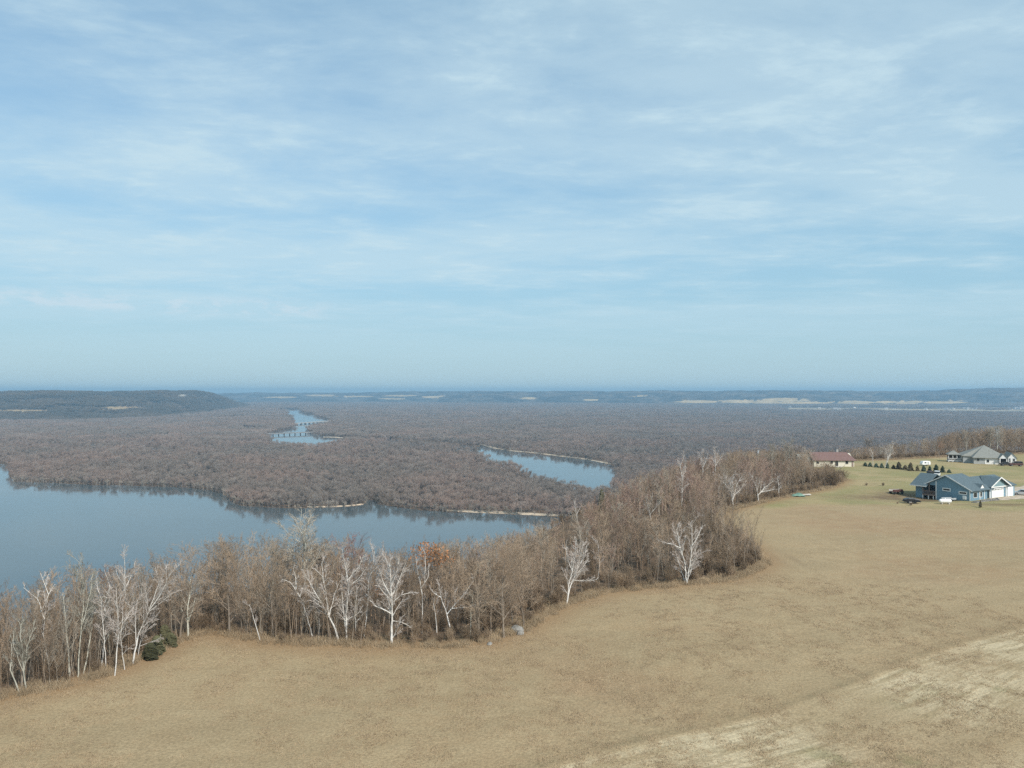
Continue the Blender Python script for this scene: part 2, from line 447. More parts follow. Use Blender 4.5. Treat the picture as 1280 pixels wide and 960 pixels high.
def spawn(out, rng, nodes, L, lvl, P, cnt, t0=None):
    t0 = P['t0'][lvl] if t0 is None else t0
    n = len(nodes) - 1
    for k in range(cnt):
        t = t0 + (1 - t0) * (k + rng.random()) / cnt
        f = t * n; i = min(n - 1, int(f)); w = f - i
        p = nodes[i][0].lerp(nodes[i + 1][0], w); d = nodes[i][1]; r = nodes[i][2] * (1 - w) + nodes[i + 1][2] * w
        a = R(P['ang'][lvl]) * rng.uniform(.65, 1.25)
        o = d.orthogonal().normalized(); o.rotate(__import__('mathutils').Quaternion(d, rng.uniform(0, 6.283)))
        cd = d * math.cos(a) + o * math.sin(a)
        grow(out, rng, p, cd, L * P['len'][lvl] * rng.uniform(.6, 1.15) * (1.15 - .55 * t), max(P['rmin'], r * P.get('rk', .5)), lvl + 1, P)

def params(**k):
    d = dict(seg=(.9, .7, .6, .6), wob=(.05, .10, .14, .16), up=(.03, .07, .05, .04), n=(13, 7, 6), ang=(46, 40, 38),
             len=(.42, .50, .55), t0=(.25, .2, .15), rmin=.009)
    d.update(k); return d

def make_tree(seed, h, r, P, lean=0.04, stems=1):
    rng = random.Random(seed); out = [[] for _ in range(5)]
    for s in range(stems):
        a = rng.uniform(0, 6.283); k = lean + (0.10 if stems > 1 else 0)
        grow(out, rng, (math.cos(a) * .15 * (stems > 1), math.sin(a) * .15 * (stems > 1), -.3), (math.cos(a) * k, math.sin(a) * k, 1), h * rng.uniform(.85, 1), r, 0, P)
    return out

def tree_meshes(name, out, split=2):
    tv, tq = tubes(sum(out[:split], []), 5); cv, cq = tubes(sum(out[split:], []), 3)
    return mesh_np(name + '_trunk', tv, tq), mesh_np(name + '_crown', cv, cq)

KINDS = {}
def kind(key, n, hgt, rad, P, m_t, m_c, **kw):
    L = []
    for i in range(n):
        a, b_ = tree_meshes(key, make_tree(hash_(key) + i * 17, hgt, rad, P, **kw)); L.append((a, b_))
    KINDS[key] = (L, m_t, m_c)
def hash_(s): return sum(ord(ch) * (i + 3) for i, ch in enumerate(s))

kind('brown', 8, 10., .095, params(n=(15, 7, 6), t0=(.2, .18, .15)), 'bark', 'twig')
kind('slim', 5, 10., .07, params(n=(14, 6, 4), ang=(30, 30, 30), len=(.30, .5, .5), t0=(.35, .2, .2)), 'bark', 'twig')
kind('round', 6, 10., .14, params(n=(19, 9, 6), ang=(60, 46, 42), len=(.48, .52, .52), t0=(.16, .15, .15), up=(.03, .03, .03, .03)), 'bark', 'twig')
kind('mauve', 4, 9., .075, params(n=(15, 7, 5), ang=(34, 34, 32), t0=(.2, .15, .1)), 'bark', 'twig_mauve')
kind('grey', 3, 11., .17, params(n=(20, 10, 7), ang=(42, 42, 40), len=(.46, .5, .5), t0=(.28, .12, .12), rmin=.013, rk=.45), 'aspen', 'grey_twig')
kind('aspen', 5, 10., .085, params(n=(15, 5, 3), ang=(32, 30, 30), len=(.24, .5, .5), t0=(.3, .2, .2), rmin=.012, wob=(.03, .08, .1, .1)), 'aspen', 'aspen_twig')
kind('red', 2, 10., .12, params(n=(13, 7, 6), ang=(36, 34, 34)), 'bark', 'twig_red')

NAME = {'brown': 'bare_tree', 'slim': 'bare_tree', 'round': 'bare_tree', 'mauve': 'bare_tree', 'grey': 'cottonwood_tree', 'aspen': 'aspen_tree', 'red': 'maple_tree'}
rnd = random.Random(11)
def put_tree(key, x, y, h, label, cat, group, i=None, base=10., z=None, wide=1.):
    L, mt, mc = KINDS[key]
    a, c_ = L[rnd.randrange(len(L)) if i is None else i % len(L)]
    z = H(x, y) if z is None else z
    root = empty(NAME[key], (x, y, z), rnd.uniform(0, 6.283), label, cat, group)
    s = h / base; w = s * wide * rnd.uniform(.9, 1.12); root.scale = (w, w, s)
    for nm, me_, mm in (('trunk', a, mt), ('crown', c_, mc)):
        if not me_.materials: me_.materials.append(M[mm])
        o = bpy.data.objects.new(nm, me_); COL.objects.link(o); o.parent = root
    return root

# ---- white birches, each along the stems seen in the photograph
def birch(base, stems, label, tw=1.0, m_t='birch', m_c='birch_twig', name='birch_tree', r=.11, seed=0, ang=38, blen=.30, side=9, t0=.3, group='white birches along the wood edge', cat='birch', down=0):
    bx, by, bz = hit(*base)
    k = by / F; rng = random.Random(seed + int(base[0]))
    out = [[] for _ in range(5)]
    P = params(n=(0, 6, 5), ang=(ang, ang - 4, ang - 4), len=(blen, .55, .55), rmin=.012, rk=.42, up=(.02, .05 - down, .04 - down, .03), wob=(.04, .10, .12, .14), t0=(t0, .2, .15))
    allp = []
    for st in stems:
        pts = []; dy = 0; rr0 = r * .95
        if isinstance(st, tuple): rr0, st = st[0] * .95, st[1]
        n = len(st); first = None
        if allp:
            p0 = Vector(((st[0][0] - base[0]) * k, 0, -(st[0][1] - base[1]) * k)); first = min(allp, key=lambda q_: (q_.x - p0.x) ** 2 + (q_.z - p0.z) ** 2); dy = first.y
        for i, (u, v) in enumerate(st):
            if i: dy += rng.gauss(0, .16) * abs(st[i][1] - st[i - 1][1]) * k
            pts.append(Vector(((u - base[0]) * k, dy, -(v - base[1]) * k - (.25 if i == 0 and st[0] == tuple(base) else 0))))
        if first is not None: pts[0] = first.copy()
        # subdivide with slight wander
        fine = [pts[0]]
        for a, c_ in zip(pts, pts[1:]):
            m_ = max(2, int((c_ - a).length / .6))
            for j in range(1, m_ + 1): fine.append(a.lerp(c_, j / m_) + (jit(rng, .03) if j < m_ else Vector()))
        allp += fine[:-1]; N = len(fine); rad_ = [rr0 * (1 - .82 * i / (N - 1)) + .006 for i in range(N)]
        nodes = []
        for i in range(N):
            d = (fine[min(i + 1, N - 1)] - fine[max(i - 1, 0)]).normalized(); nodes.append((fine[i], d, rad_[i]))
            if i: out[0].append((*fine[i - 1], *fine[i], rad_[i - 1], rad_[i]))
        L = sum((fine[i + 1] - fine[i]).length for i in range(N - 1))
        spawn(out, rng, nodes, L, 0, P, max(3, int(side * tw * L / 6)), .35 if len(st) > 2 and st[0] == tuple(base) else .12)
    a, c_ = tree_meshes(name, out, 2)
    root = empty(name, (bx, by, bz), 0, label, cat, group)
    link('trunk', a, M[m_t], root); link('crown', c_, M[m_c], root)
    return root

B = birch
AS = dict(m_t='aspen', m_c='aspen_twig', name='aspen_tree', r=.07, group='pale aspens at the near end of the wood', cat='aspen', ang=30, blen=.22)
B((25,865), [[(25,865),(18,835),(15,800)]], 'small pale aspen leaning at the outermost near end of the wood', **AS)
B((33,863), [[(33,863),(34,820),(33,775)], (.04,[(34,835),(42,800),(45,780)]), (.04,[(34,840),(26,805),(24,785)])], 'bushy grey-green aspen with many thin upright branches beside the small leaning one', tw=1.6, **AS)
B((97,847), [[(97,847),(98,800),(95,750),(94,705)], (.045,[(98,790),(108,745),(108,725)])], 'tallest pale aspen of the near clump, straight stem topping the lake', tw=1.4, **AS)
B((104,842), [[(104,842),(106,790),(108,728)]], 'slim pale aspen standing close against the tallest aspen', **AS)
B((64,842), [[(64,842),(61,790),(63,762)], (.05,[(63,765),(54,745),(36,732)]), (.05,[(63,765),(68,740),(58,713)]), (.035,[(67,742),(74,728)])], 'white birch forking into two crooked arms high above the aspens', r=.07)
B((127,833), [[(127,833),(127,790),(126,760)], (.05,[(126,762),(118,740),(115,722)]), (.05,[(126,762),(131,738),(124,715)])], 'straight white birch splitting into a narrow fork at half its height', r=.08)
B((133,836), [[(133,836),(134,790),(131,748)]], 'thin white birch stem just beside the narrow-forked birch', r=.055)
B((143,845), [[(143,845),(142,795),(144,735)]], 'thin front birch stem standing at the very field edge of the clump', r=.06)
B((150,812), [[(150,812),(154,765),(158,730),(157,703)], (.05,[(157,735),(166,715),(169,703)]), (.03,[(158,722),(175,715)])], 'tall white birch leaning inward with a bright open top above the lake', r=.09)
B((156,837), [[(156,837),(158,795),(160,765)]], 'short pale birch stem between the tall leaning and the arching birches', r=.05)
B((165,831), [[(165,831),(167,795),(178,770),(192,750),(205,722)], (.05,[(180,768),(190,735),(196,718)]), (.04,[(178,771),(194,758),(207,748)]), (.05,[(166,808),(165,770),(166,752)])], 'white birch arching over sideways with a broad bright crown', r=.09, tw=1.3)
B((171,823), [[(171,823),(176,800),(190,775)], (.03,[(174,812),(190,803),(200,798)])], 'low bushy pale birch under the arching one', r=.05, tw=1.6)
B((235,797), [[(235,797),(236,765),(237,740),(238,720)], (.06,[(235,780),(244,760),(247,745)]), (.05,[(234,782),(226,762),(222,755)])], 'grey forked trunk at the dip in the wood edge', m_t='aspen', m_c='grey_twig', r=.13, name='grey_tree', cat='tree', group='grey trees in the wood')
B((326,801), [[(326,801),(318,780),(310,757)]], 'slim leaning birch pole with a broken top, standing alone at the field edge', r=.06, side=2)
B((391,796), [[(391,796),(387,770),(381,750),(376,738)], (.05,[(377,740),(366,726),(356,722)]), (.05,[(376,740),(370,720),(367,711)]), (.04,[(379,745),(384,722)])], 'white birch bending towards the cottonwood with a small split crown', r=.08)
B((399,794), [[(399,794),(397,765),(395,738)]], 'thin pale pole beside the bending birch', r=.05, side=4)
B((424,800), [[(424,800),(420,785),(413,770),(402,750),(392,733),(386,720)], (.08,[(414,771),(409,745),(406,722),(404,703)]), (.06,[(415,770),(417,745),(424,727)])], 'white birch leaning steeply back and splitting into three long limbs', r=.12, tw=1.1)
B((433,802), [[(433,802),(432,770),(434,745),(435,727)], (.075,[(435,728),(428,708),(424,690)]), (.07,[(435,728),(446,712),(452,697)]), (.05,[(434,738),(450,722),(459,708)]), (.085,[(430,801),(428,760),(425,735)]), (.04,[(433,778),(447,768),(452,760)])], 'tall double-stemmed white birch with a broad upright crown', r=.14, tw=1.5)
B((445,800), [[(445,800),(445,770),(447,740)], (.03,[(446,775),(456,765)])], 'thin grey birch sapling between the double birch and the slender one', r=.05)
B((455,796), [[(455,796),(458,760),(460,728),(466,705),(468,690)], (.04,[(461,722),(475,705)])], 'slender white birch with a bare curved stem and feathery top', r=.07)
B((490,805), [[(490,805),(489,785),(490,768),(490,745),(489,725),(487,705)], (.08,[(489,772),(478,761),(468,757),(462,750)]), (.06,[(490,773),(502,779),(514,785)]), (.07,[(490,742),(500,722),(507,704)]), (.07,[(490,748),(480,728),(475,710)]), (.06,[(491,755),(502,743),(518,740)]), (.05,[(490,735),(497,712),(500,698)]), (.045,[(491,800),(497,785),(503,770)]), (.05,[(489,752),(479,740),(472,728)])],
  'brightest white birch with low side limbs and a full rounded crown', r=.16, tw=1.7)
B((527,792), [[(527,792),(527,765),(526,738)], (.07,[(526,740),(521,715),(519,694)]), (.06,[(526,740),(535,722),(535,705)]), (.05,[(530,733),(531,705),(530,690)])], 'white birch with two stubby cut tops under the orange oak', r=.09, side=4)
B((546,791), [[(546,791),(544,770),(540,748)]], 'bare leaning white pole under the orange oak', r=.06, side=2)
B((565,792), [[(565,792),(558,770),(551,748),(549,736)], (.07,[(557,767),(570,756),(582,742),(592,727)]), (.05,[(562,762),(580,762),(602,756)]), (.05,[(552,750),(542,742),(537,735)])], 'white birch with a long limb thrown out sideways in the brown thicket', r=.09, side=5)
B((588,798), [[(588,798),(589,770),(592,738)]], 'straight thin grey stem beside the sideways-limbed birch', r=.05, side=4, m_t='aspen', m_c='grey_twig', name='grey_tree', cat='tree', group='grey trees in the wood')
B((708,756), [[(708,756),(712,738),(719,722),(724,705),(728,688)], (.09,[(706,752),(711,730),(716,715),(714,695)]), (.06,[(719,722),(730,710),(737,700)]), (.06,[(722,715),(732,695),(734,684)]), (.05,[(716,715),(720,692),(722,676)]), (.04,[(720,728),(735,728),(747,726)]), (.05,[(715,716),(709,698),(708,680)])], 'twin-stemmed white birch leaning out over the field corner', r=.12, tw=1.7)
B((747,727), [[(747,727),(749,700),(747,678)]], 'slim pale birch just behind the twin-stemmed leaning birch', r=.05)
B((858,730), [[(858,730),(856,705),(850,685),(846,662)], (.11,[(860,730),(862,700),(864,675),(863,654)]), (.09,[(856,730),(850,706),(845,690)]), (.07,[(850,688),(838,680),(822,676)]), (.06,[(863,682),(872,668),(878,658)]), (.06,[(862,730),(868,705),(872,683)]), (.05,[(853,690),(856,670)])], 'clump of several white birch stems spreading from one foot at the grove edge', r=.12, tw=1.3)
B((852,638), [[(852,638),(853,615),(853,595)], (.08,[(853,612),(862,604)]), (.08,[(853,600),(850,582),(856,568)])], 'single white birch rising out of the wood behind the grove', r=.12, tw=1.4)
B((916,633), [[(916,633),(914,617),(910,600)], (.14,[(916,626),(921,608),(927,596)]), (.12,[(914,618),(904,604),(900,596)]), (.11,[(916,622),(916,605),(918,593)]), (.1,[(915,620),(908,605),(907,594)]), (.1,[(917,622),(926,612),(932,604)])], 'fan-shaped white birch at the far field edge', r=.22, tw=1.6, blen=.36)
B((899,624), [[(899,624),(898,608),(892,594)], (.08,[(898,610),(904,598)])], 'thinner pale birch beside the fan-shaped one', r=.12)
B((948,627), [[(948,627),(946,616),(942,604),(940,594)], (.12,[(947,619),(955,610),(966,601)]), (.1,[(951,614),(962,613),(968,611)]), (.1,[(945,612),(950,600)])], 'low V-forked white birch at the far field edge', r=.18, tw=1.5, blen=.4)
B((974,622), [[(974,622),(974,606),(972,595)]], 'thin pale stem between the V-forked birch and the grey cottonwood', r=.1)
B((815,656), [[(815,656),(812,640),(806,620)], (.07,[(813,645),(822,632),(828,622)]), (.06,[(811,636),(816,618)])], 'pale birch with a three-way fork in the pink-brown wood behind the grove', r=.09)
B((722,652), [[(722,652),(720,640),(717,625)], (.07,[(721,645),(727,632)])], 'small white fork of birch showing against the far shore', r=.1)
B((893,600), [[(893,600),(894,580),(892,561)], (.1,[(894,582),(904,566)])], 'pale birch top standing above the wood behind the fan-shaped birch', r=.14)
B((878,604), [[(878,604),(879,585),(876,566)], (.1,[(879,585),(886,568)])], 'pale birch top poking from the wood beside a utility pole', r=.13)
B((1106,584), [[(1106,584),(1109,572),(1106,560)], (.13,[(1108,574),(1114,562),(1118,553)]), (.12,[(1113,584),(1113,568),(1111,556)])], 'forked white birch behind the row of small evergreens', r=.16, blen=.36)
B((1091,583), [[(1091,583),(1090,570),(1089,562)]], 'slim white birch stem behind the first small evergreens', r=.12)

# ---- the rest of the wood edge, tree by tree
SIL = np.array([(-80,735),(0,722),(50,716),(100,708),(150,708),(200,694),(230,682),(300,672),(360,668),(420,676),(500,692),(525,684),(560,676),(640,666),(690,655),(720,638),(760,614),(800,594),(850,578),(900,565),(950,562),(1012,566),(1030,584),(1056,592),(1065,560),(1120,556),(1180,545),(1205,538),(1250,535),(1300,536),(1400,535)])
BASES = [hit(u, v)[:2] for u, v in ((490,805),(433,802),(708,756),(858,730),(916,633),(948,627),(165,831))]
SEEN = [(852, 628, 7), (815, 648, 12), (722, 645, 6), (893, 588, 7), (881, 590, 8), (1108, 578, 8), (747, 715, 5)]
def seen_cap(u, D):
    u = np.asarray(u, float); D = np.asarray(D, float); c_ = np.full(np.broadcast(u, D).shape, 1e3)
    for (bu, bv, hw), Db in zip(SEEN, SEEN_D):
        c_ = np.where((np.abs(u - bu) < hw + 900. / D) & (D < Db - 1), np.minimum(c_, CH - (bv - V0) / F * D), c_)
    return c_
SEEN_D = [hit(bu, bv)[1] for bu, bv in ((852,638),(815,656),(722,652),(893,600),(878,604),(1106,584),(747,727))]
def top_cap(u, D): return CH - (np.interp(u, SIL[:, 0], SIL[:, 1]) - V0) / F * D

ZONES = [(90, 'by the near aspen clump'), (190, 'behind the near white birches'), (262, 'beside the dark cedars'), (345, 'between cedars and big cottonwood'),
         (412, 'near the big cottonwood'), (475, 'behind the double-stemmed birch'), (540, 'under the orange oak'), (610, 'beside the sideways-limbed birch'),
         (690, 'by the field corner boulders'), (760, 'behind the twin-stemmed leaning birch'), (835, 'between leaning birch and birch clump'), (900, 'round the many-stemmed birch clump'), (965, 'at the grove tip'), (1060, 'before the red-roofed house'),
         (1110, 'behind the red-roofed house'), (1165, 'behind the row of small evergreens'), (1215, 'beside the hip-roofed house'), (1500, 'behind the hip-roofed house')]
KD = {'brown': 'brown bare tree', 'slim': 'slim upright bare tree', 'round': 'spreading bare tree', 'mauve': 'pinkish bare tree', 'grey': 'pale grey bare tree'}
placed = []
def near_edge_pts(n, dmin, dmax, sp, seed, ulo=-60, uhi=1340, power=1.6, gridpts=None):
    rg = np.random.RandomState(seed); out = [] if gridpts is None else gridpts; res = []
    segs = [(EDGE[i], EDGE[i + 1]) for i in range(len(EDGE) - 1)]
    back = [(100,262),(104,286),(116,299),(135,303),(152,307),(170,316),(200,330),(260,345)]
    segs += [(back[i], back[i + 1]) for i in range(len(back) - 1)] + [((-75, 57), EDGE[0])]
    Ls = np.array([math.hypot(b_[0] - a[0], b_[1] - a[1]) for a, b_ in segs]); pr = Ls / Ls.sum()
    tries = 0
    while len(res) < n and tries < n * 60:
        tries += 1
        a, b_ = segs[rg.choice(len(segs), p=pr)]; w = rg.rand()
        x, y = a[0] + (b_[0] - a[0]) * w, a[1] + (b_[1] - a[1]) * w
        dd = dmin + (dmax - dmin) * rg.rand() ** power; th = rg.rand() * 6.283
        x += math.cos(th) * dd; y += math.sin(th) * dd
        if y < 40: continue
        u = U0 + F * x / y
        if not (ulo < u < uhi): continue
        s_ = float(sdf(np.array([x]), np.array([y]))[0])
        if s_ < dmin or s_ > dmax: continue
        if any((x - p[0]) ** 2 + (y - p[1]) ** 2 < sp * sp for p in out): continue
        out.append((x, y)); res.append((x, y, s_, u))
    return res
allpts = []
pts = near_edge_pts(170, 1.2, 9, 1.9, 1, uhi=1062, power=1, gridpts=allpts) + near_edge_pts(70, 9, 34, 3.0, 2, uhi=1062, power=1, gridpts=allpts) + near_edge_pts(55, .8, 26, 2.4, 3, ulo=1062, power=1, gridpts=allpts)
for x, y, s_, u in pts:
    if any((x - bx) ** 2 + (y - by) ** 2 < 1.2 and s_ < 6 for bx, by in BASES): continue
    z = H(x, y); cap = top_cap(u + rnd.uniform(-14, 14), y) - z
    h = rnd.uniform(6.5, 9.5) if y < 135 else rnd.uniform(8, 12)
    if u > 1062: h = rnd.uniform(9, 14) if u < 1165 else rnd.uniform(12, 18)
    if s_ > 9: h *= 1.15
    if 190 < u < 360: h *= 1.2
    if 880 < u < 970 and y < 150: h = rnd.uniform(5.0, 8.0)
    h = min(h, cap - rnd.uniform(0, .8), float(seen_cap(u, y)) - z)
    if h < 3.2: continue
    w = rnd.random()
    if u < 200: key = 'aspen' if w < .35 else ('slim' if w < .7 else 'brown')
    elif u < 330: key = 'round' if w < .6 else 'brown'
    elif 540 < u < 700 and y < 110: key = 'round' if w < .5 else ('brown' if w < .8 else 'slim')
    elif 880 < u < 970 and y < 150: key = 'slim'
    elif 600 < u < 840 and y < 135: key = 'slim' if w < .35 else ('brown' if w < .75 else 'mauve')
    elif u > 1062: key = 'brown' if w < .5 else ('slim' if w < .85 else 'grey')
    elif y >= 135 and u < 1000: key = 'mauve' if w < .5 else ('brown' if w < .85 else 'slim')
    else: key = 'brown' if w < .45 else ('slim' if w < .7 else ('round' if w < .92 else 'mauve'))
    zone = next(t_ for lim_, t_ in ZONES if u < lim_)
    row = 'at the front' if s_ < 3.5 else ('in second row' if s_ < 9 else 'down the slope')
    size = 'short ' if h < 6 else ('tall ' if h > 9 else '')
    if key == 'aspen':
        put_tree(key, x, y, h, f'{size}thin pale aspen {row}, {zone}', 'aspen', 'aspens in the wood edge')
    else:
        put_tree(key, x, y, h, f'{size}{KD[key]} {row}, {zone}', 'tree', 'bare trees along the wood edge')

def spot(u, v, key, h, label, cat, group=None, i=0, wide=1.):
    x, y, z = hit(u, v); return put_tree(key, x, y, h, label, cat, group, i, z=z, wide=wide)
def behind(u, D, vtop, key, label, cat, group=None, i=0, wide=1.):
    """a tree in the wood at distance D whose top shows at vtop"""
    x = (u - U0) / F * D; z = H(x, D); return put_tree(key, x, D, CH - (vtop - V0) / F * D - z, label, cat, group, i, z=z, wide=wide)
behind(379, 95, 661, 'grey', 'big pale cottonwood with a round grey crown standing above the wood against the lake', 'cottonwood', None, 0, 1.2)
behind(335, 97, 678, 'grey', 'lower grey cottonwood beside the big round-crowned one', 'cottonwood', None, 1, .9)
behind(985, 232, 556, 'grey', 'tall grey cottonwood of two pale trunks before the red-roofed house', 'cottonwood', None, 2, .9)
behind(1004, 238, 562, 'grey', 'lower grey cottonwood touching the wall end of the red-roofed house', 'cottonwood', None, 1, .9)
behind(965, 240, 560, 'grey', 'grey cottonwood at the wood end next to the utility pole', 'cottonwood', None, 0, .8)
behind(418, 96, 676, 'red', 'red-budded maple with a rusty crown behind the leaning birch', 'maple', None, 0, 1.)
behind(444, 97, 678, 'red', 'red-budded maple behind the double-stemmed birch', 'maple', None, 1, 1.)
behind(132, 92, 716, 'red', 'pinkish-red maple behind the near white birches', 'maple', None, 1, .9)
for u, v, h, lb in ((287,793,11.0,'large dark oak with a wide crown at the dip of the wood edge'), (225,799,10.,'oak with a thick dark trunk beside the grey forked trunk'), (655,786,9.5,'dense rounded oak at the field corner'), (630,797,9.5,'broad bare oak beside the dense rounded one'), (598,800,9.0,'bare round-topped oak next to the thin grey stem')):
    r_ = spot(u, v, 'round', h, lb, 'oak', None, int(u) % 5, .95); r_.name = 'oak_tree'

# leafy oaks that kept their dead leaves
def leaf_cloud(seed, c, rx, rz, n, s):
    rg = np.random.RandomState(seed); p = rg.randn(n, 3); p /= np.linalg.norm(p, axis=1, keepdims=True); p *= rg.rand(n, 1) ** (1 / 2.2)
    p = p * np.array([rx, rx, rz]) + np.array(c); keep_ = wob(p[:, 0] * 3, p[:, 2] * 3 + p[:, 1] * 2, 4.) > -.35; p = p[keep_]
    a = rg.randn(len(p), 3); a /= np.linalg.norm(a, axis=1, keepdims=True); b_ = np.cross(a, rg.randn(len(p), 3)); b_ /= np.linalg.norm(b_, axis=1, keepdims=True)
    k = s * (.6 + .8 * rg.rand(len(p), 1)); V = np.stack([p - a * k, p + b_ * k * .6, p + a * k, p - b_ * k * .6], 1).reshape(-1, 3)
    return V, np.arange(len(V)).reshape(-1, 4)
def leafy(u, D, vtop, label, n, rx, rz, i):
    r_ = behind(u, D, vtop, 'brown', label, 'oak', None, i); r_.name = 'russet_oak_tree'
    h = 10.
    v_, q_ = leaf_cloud(i + 40, (0, 0, h * .80), rx, rz, n, .14); link('dead_leaves', mesh_np('dead_leaves', v_, q_), M['leaf_orange'], r_)
leafy(535, 95, 672, 'russet oak keeping orange dead leaves at the top of the wood', 800, 2.5, 1.5, 1)
leafy(552, 97, 682, 'lower russet oak with thin orange leaves beside the brighter one', 300, 2.0, 1.3, 2)
leafy(474, 92, 728, 'small golden-brown leafed oak behind the brightest birch', 420, 1.9, 1.7, 3)
leafy(1175, 308, 553, 'orange-brown leafed oak behind the evergreen row', 380, 2.6, 2.6, 4)

# ------------------------------------------------------------------ conifers and shrubs
def conifer_mesh(name, seed, h, rb, n, droop=.35, pw=.55):
    rg = np.random.RandomState(seed); t_ = rg.rand(n) ** .75; z = t_ * h; a = rg.rand(n) * 6.283; rr = rb * (1 - t_) ** pw * (.55 + .5 * rg.rand(n)) * (1 + .22 * np.sin(a * 2 + seed) + .18 * np.sin(t_ * 9 + a * 3 + seed * 2)) + .04
    d = np.stack([np.cos(a), np.sin(a), np.zeros(n)], 1); tip = d * rr[:, None]; tip[:, 2] = z - rr * droop * rg.rand(n)
    root = d * rr[:, None] * .25; root[:, 2] = z + .05
    s_ = np.stack([-d[:, 1], d[:, 0], np.zeros(n)], 1) * (rr * .30 + .03)[:, None]; mid = (root * .4 + tip * .6); up_ = np.array([0, 0, .06 * h ** .5])
    V = np.stack([root, mid - s_, tip, mid + s_, mid + up_], 1).reshape(-1, 3); b_ = (np.arange(n) * 5)[:, None]
    T = np.stack([b_ + np.array([0, 1, 4]), b_ + np.array([1, 2, 4]), b_ + np.array([2, 3, 4]), b_ + np.array([3, 0, 4]), ], 1).reshape(-1, 3)
    return mesh_np(name, V, None, T)
def conifer(nm, u, v, hpx, rpx, mt, label, cat, group, seed, n=420, droop=.35, D=None, pw=.55):
    x, y, z = hit(u, v) if D is None else ((u - U0) / F * D, D, H((u - U0) / F * D, D))
    k = y / F; r_ = empty(nm, (x, y, z), seed, label, cat, group)
    link('trunk', MB_trunk(hpx * k), M['bark'], r_); link('crown', conifer_mesh('crown', seed, hpx * k, rpx * k, n, droop, pw), M[mt], r_)
def MB_trunk(h):
    return tubemesh('trunk', [(0, 0, -.2, 0, 0, h * .9, .05 + .012 * h, .01)], 6)
EV = [(212,225,175,'first small dark'),(272,231,175,'second small dark'),(347,238,185,'low dark'),(415,244,182,'rounded dark'),(485,250,178,'dark pointed, beside the forked birch'),(560,257,205,'short bronze'),(625,263,166,'large bronze'),(705,269,205,'squat bronze'),
      (770,281,172,'largest bronze-green'),(855,282,212,'small bronze-green'),(932,287,210,'wide dark, before the white vehicle'),(1007,288,218,'narrow dark'),(1085,297,198,'tall blue-green'),(1165,302,216,'last pointed dark'),(1245,307,260,'very small round')]
for i, (a, b_, c_, lb) in enumerate(EV):
    conifer('small_evergreen', 1060 + a / 9.85, 560 + b_ / 9.85, (b_ - c_) / 9.85 * .95, (2.9, 3.2, 3.4, 3.5, 3.0, 3.2, 4.4, 3.4, 4.6, 3.3, 4.2, 3.3, 4.1, 3.3, 2.9)[i], 'spruce_brown' if 5 <= i <= 9 else 'spruce', f'{lb} evergreen in the planted row above the blue house' if ',' not in lb else f'{lb}, evergreen in the planted row', 'evergreen', 'evergreens planted in a row', 60 + i, 500, .2)
for i, (u, v, h, r_, lb) in enumerate(((196,818,30,9,'dark cedar bush at the dip beside the arching birch'),(188,824,26,9,'lower dark cedar on the field edge under the arching birch'),(214,808,22,6,'green-tipped cedar nearest the dip in the wood edge'),(206,806,34,6,'narrow dark cedar behind the field-edge cedars'))):
    conifer('cedar_shrub', u, v, h * .72, r_ * 1.25, 'cedar', lb, 'cedar', 'dark cedars at the dip', 90 + i, 1500, -.15, None, .36)
for i, (u, D, h, r_, lb) in enumerate(((752,205,26,7,'dark evergreen in the wood behind the leaning birch'),(768,215,22,6,'smaller dark evergreen in the wood beside another'),(826,212,20,6,'dark evergreen behind the white fork in the wood'))):
    conifer('cedar_tree', u, 0, h + 12, r_, 'cedar', lb, 'evergreen', 'evergreens in the wood', 100 + i, 900, .2, D=D)
conifer('spruce_shrub', 1225.5, 634.5, 9, 2.6, 'spruce_brown', 'single brown pointed shrub on the lawn before the blue house', 'shrub', None, 120, 300, .1)

def shrub_mesh(name, seed, h, n=46, spread=.5):
    rng = random.Random(seed); out = [[] for _ in range(5)]; P = params(seg=(.5, .4, .4, .4), wob=(.08, .14, .16, .2), n=(6, 4), len=(.42, .5), ang=(34, 36), t0=(.25, .2), rmin=.010)
    for i in range(n):
        a = rng.uniform(0, 6.283); k = rng.uniform(.0, spread); o = rng.uniform(0, .35) * h * .5
        grow(out, rng, (math.cos(a) * o, math.sin(a) * o, -.1), (math.cos(a) * k, math.sin(a) * k, 1), h * rng.uniform(.6, 1) * (1 - .35 * k), .022, 0, P)
    return tubemesh(name, sum(out, []), 3)
SHR = [shrub_mesh('shrub_branches', 300 + i, 3.) for i in range(4)]
for s_ in SHR: s_.materials.append(M['brush'])
def shrub(x, y, h, label, group, z=None):
    z = H(x, y) if z is None else z; o = link('bare_shrub', SHR[rnd.randrange(4)]); o.location = (x, y, z); o.rotation_euler = (0, 0, rnd.uniform(0, 6.28))
    s_ = h / 3.; o.scale = (s_ * rnd.uniform(1, 1.35), s_ * rnd.uniform(1, 1.35), s_); tag(o, label, 'shrub', group)
for i in range(26):
    u = 1000 + 54 * (i + .5) / 26; D = rnd.uniform(213, 238) + max(0, (u - 1030)) * .2
    x = (u - U0) / F * D; shrub(x, D, rnd.uniform(4.2, 5.6) * (1 - .4 * (u > 1042)), 'brown shrub in the thick brush mound before the red-roofed house', 'brush mound shrubs')
for i in range(30):
    u = 868 + 90 * (i + .5) / 30; D = np.interp(u, [868, 957], [111, 122]) + rnd.uniform(.5, 12)
    x = (u - U0) / F * D
    if sdf(np.array([x]), np.array([D]))[0] < .3: continue
    shrub(x, D, rnd.uniform(1.4, 3.6), 'dense brown shrub in the tip of the grove jutting into the field', 'grove tip shrubs')
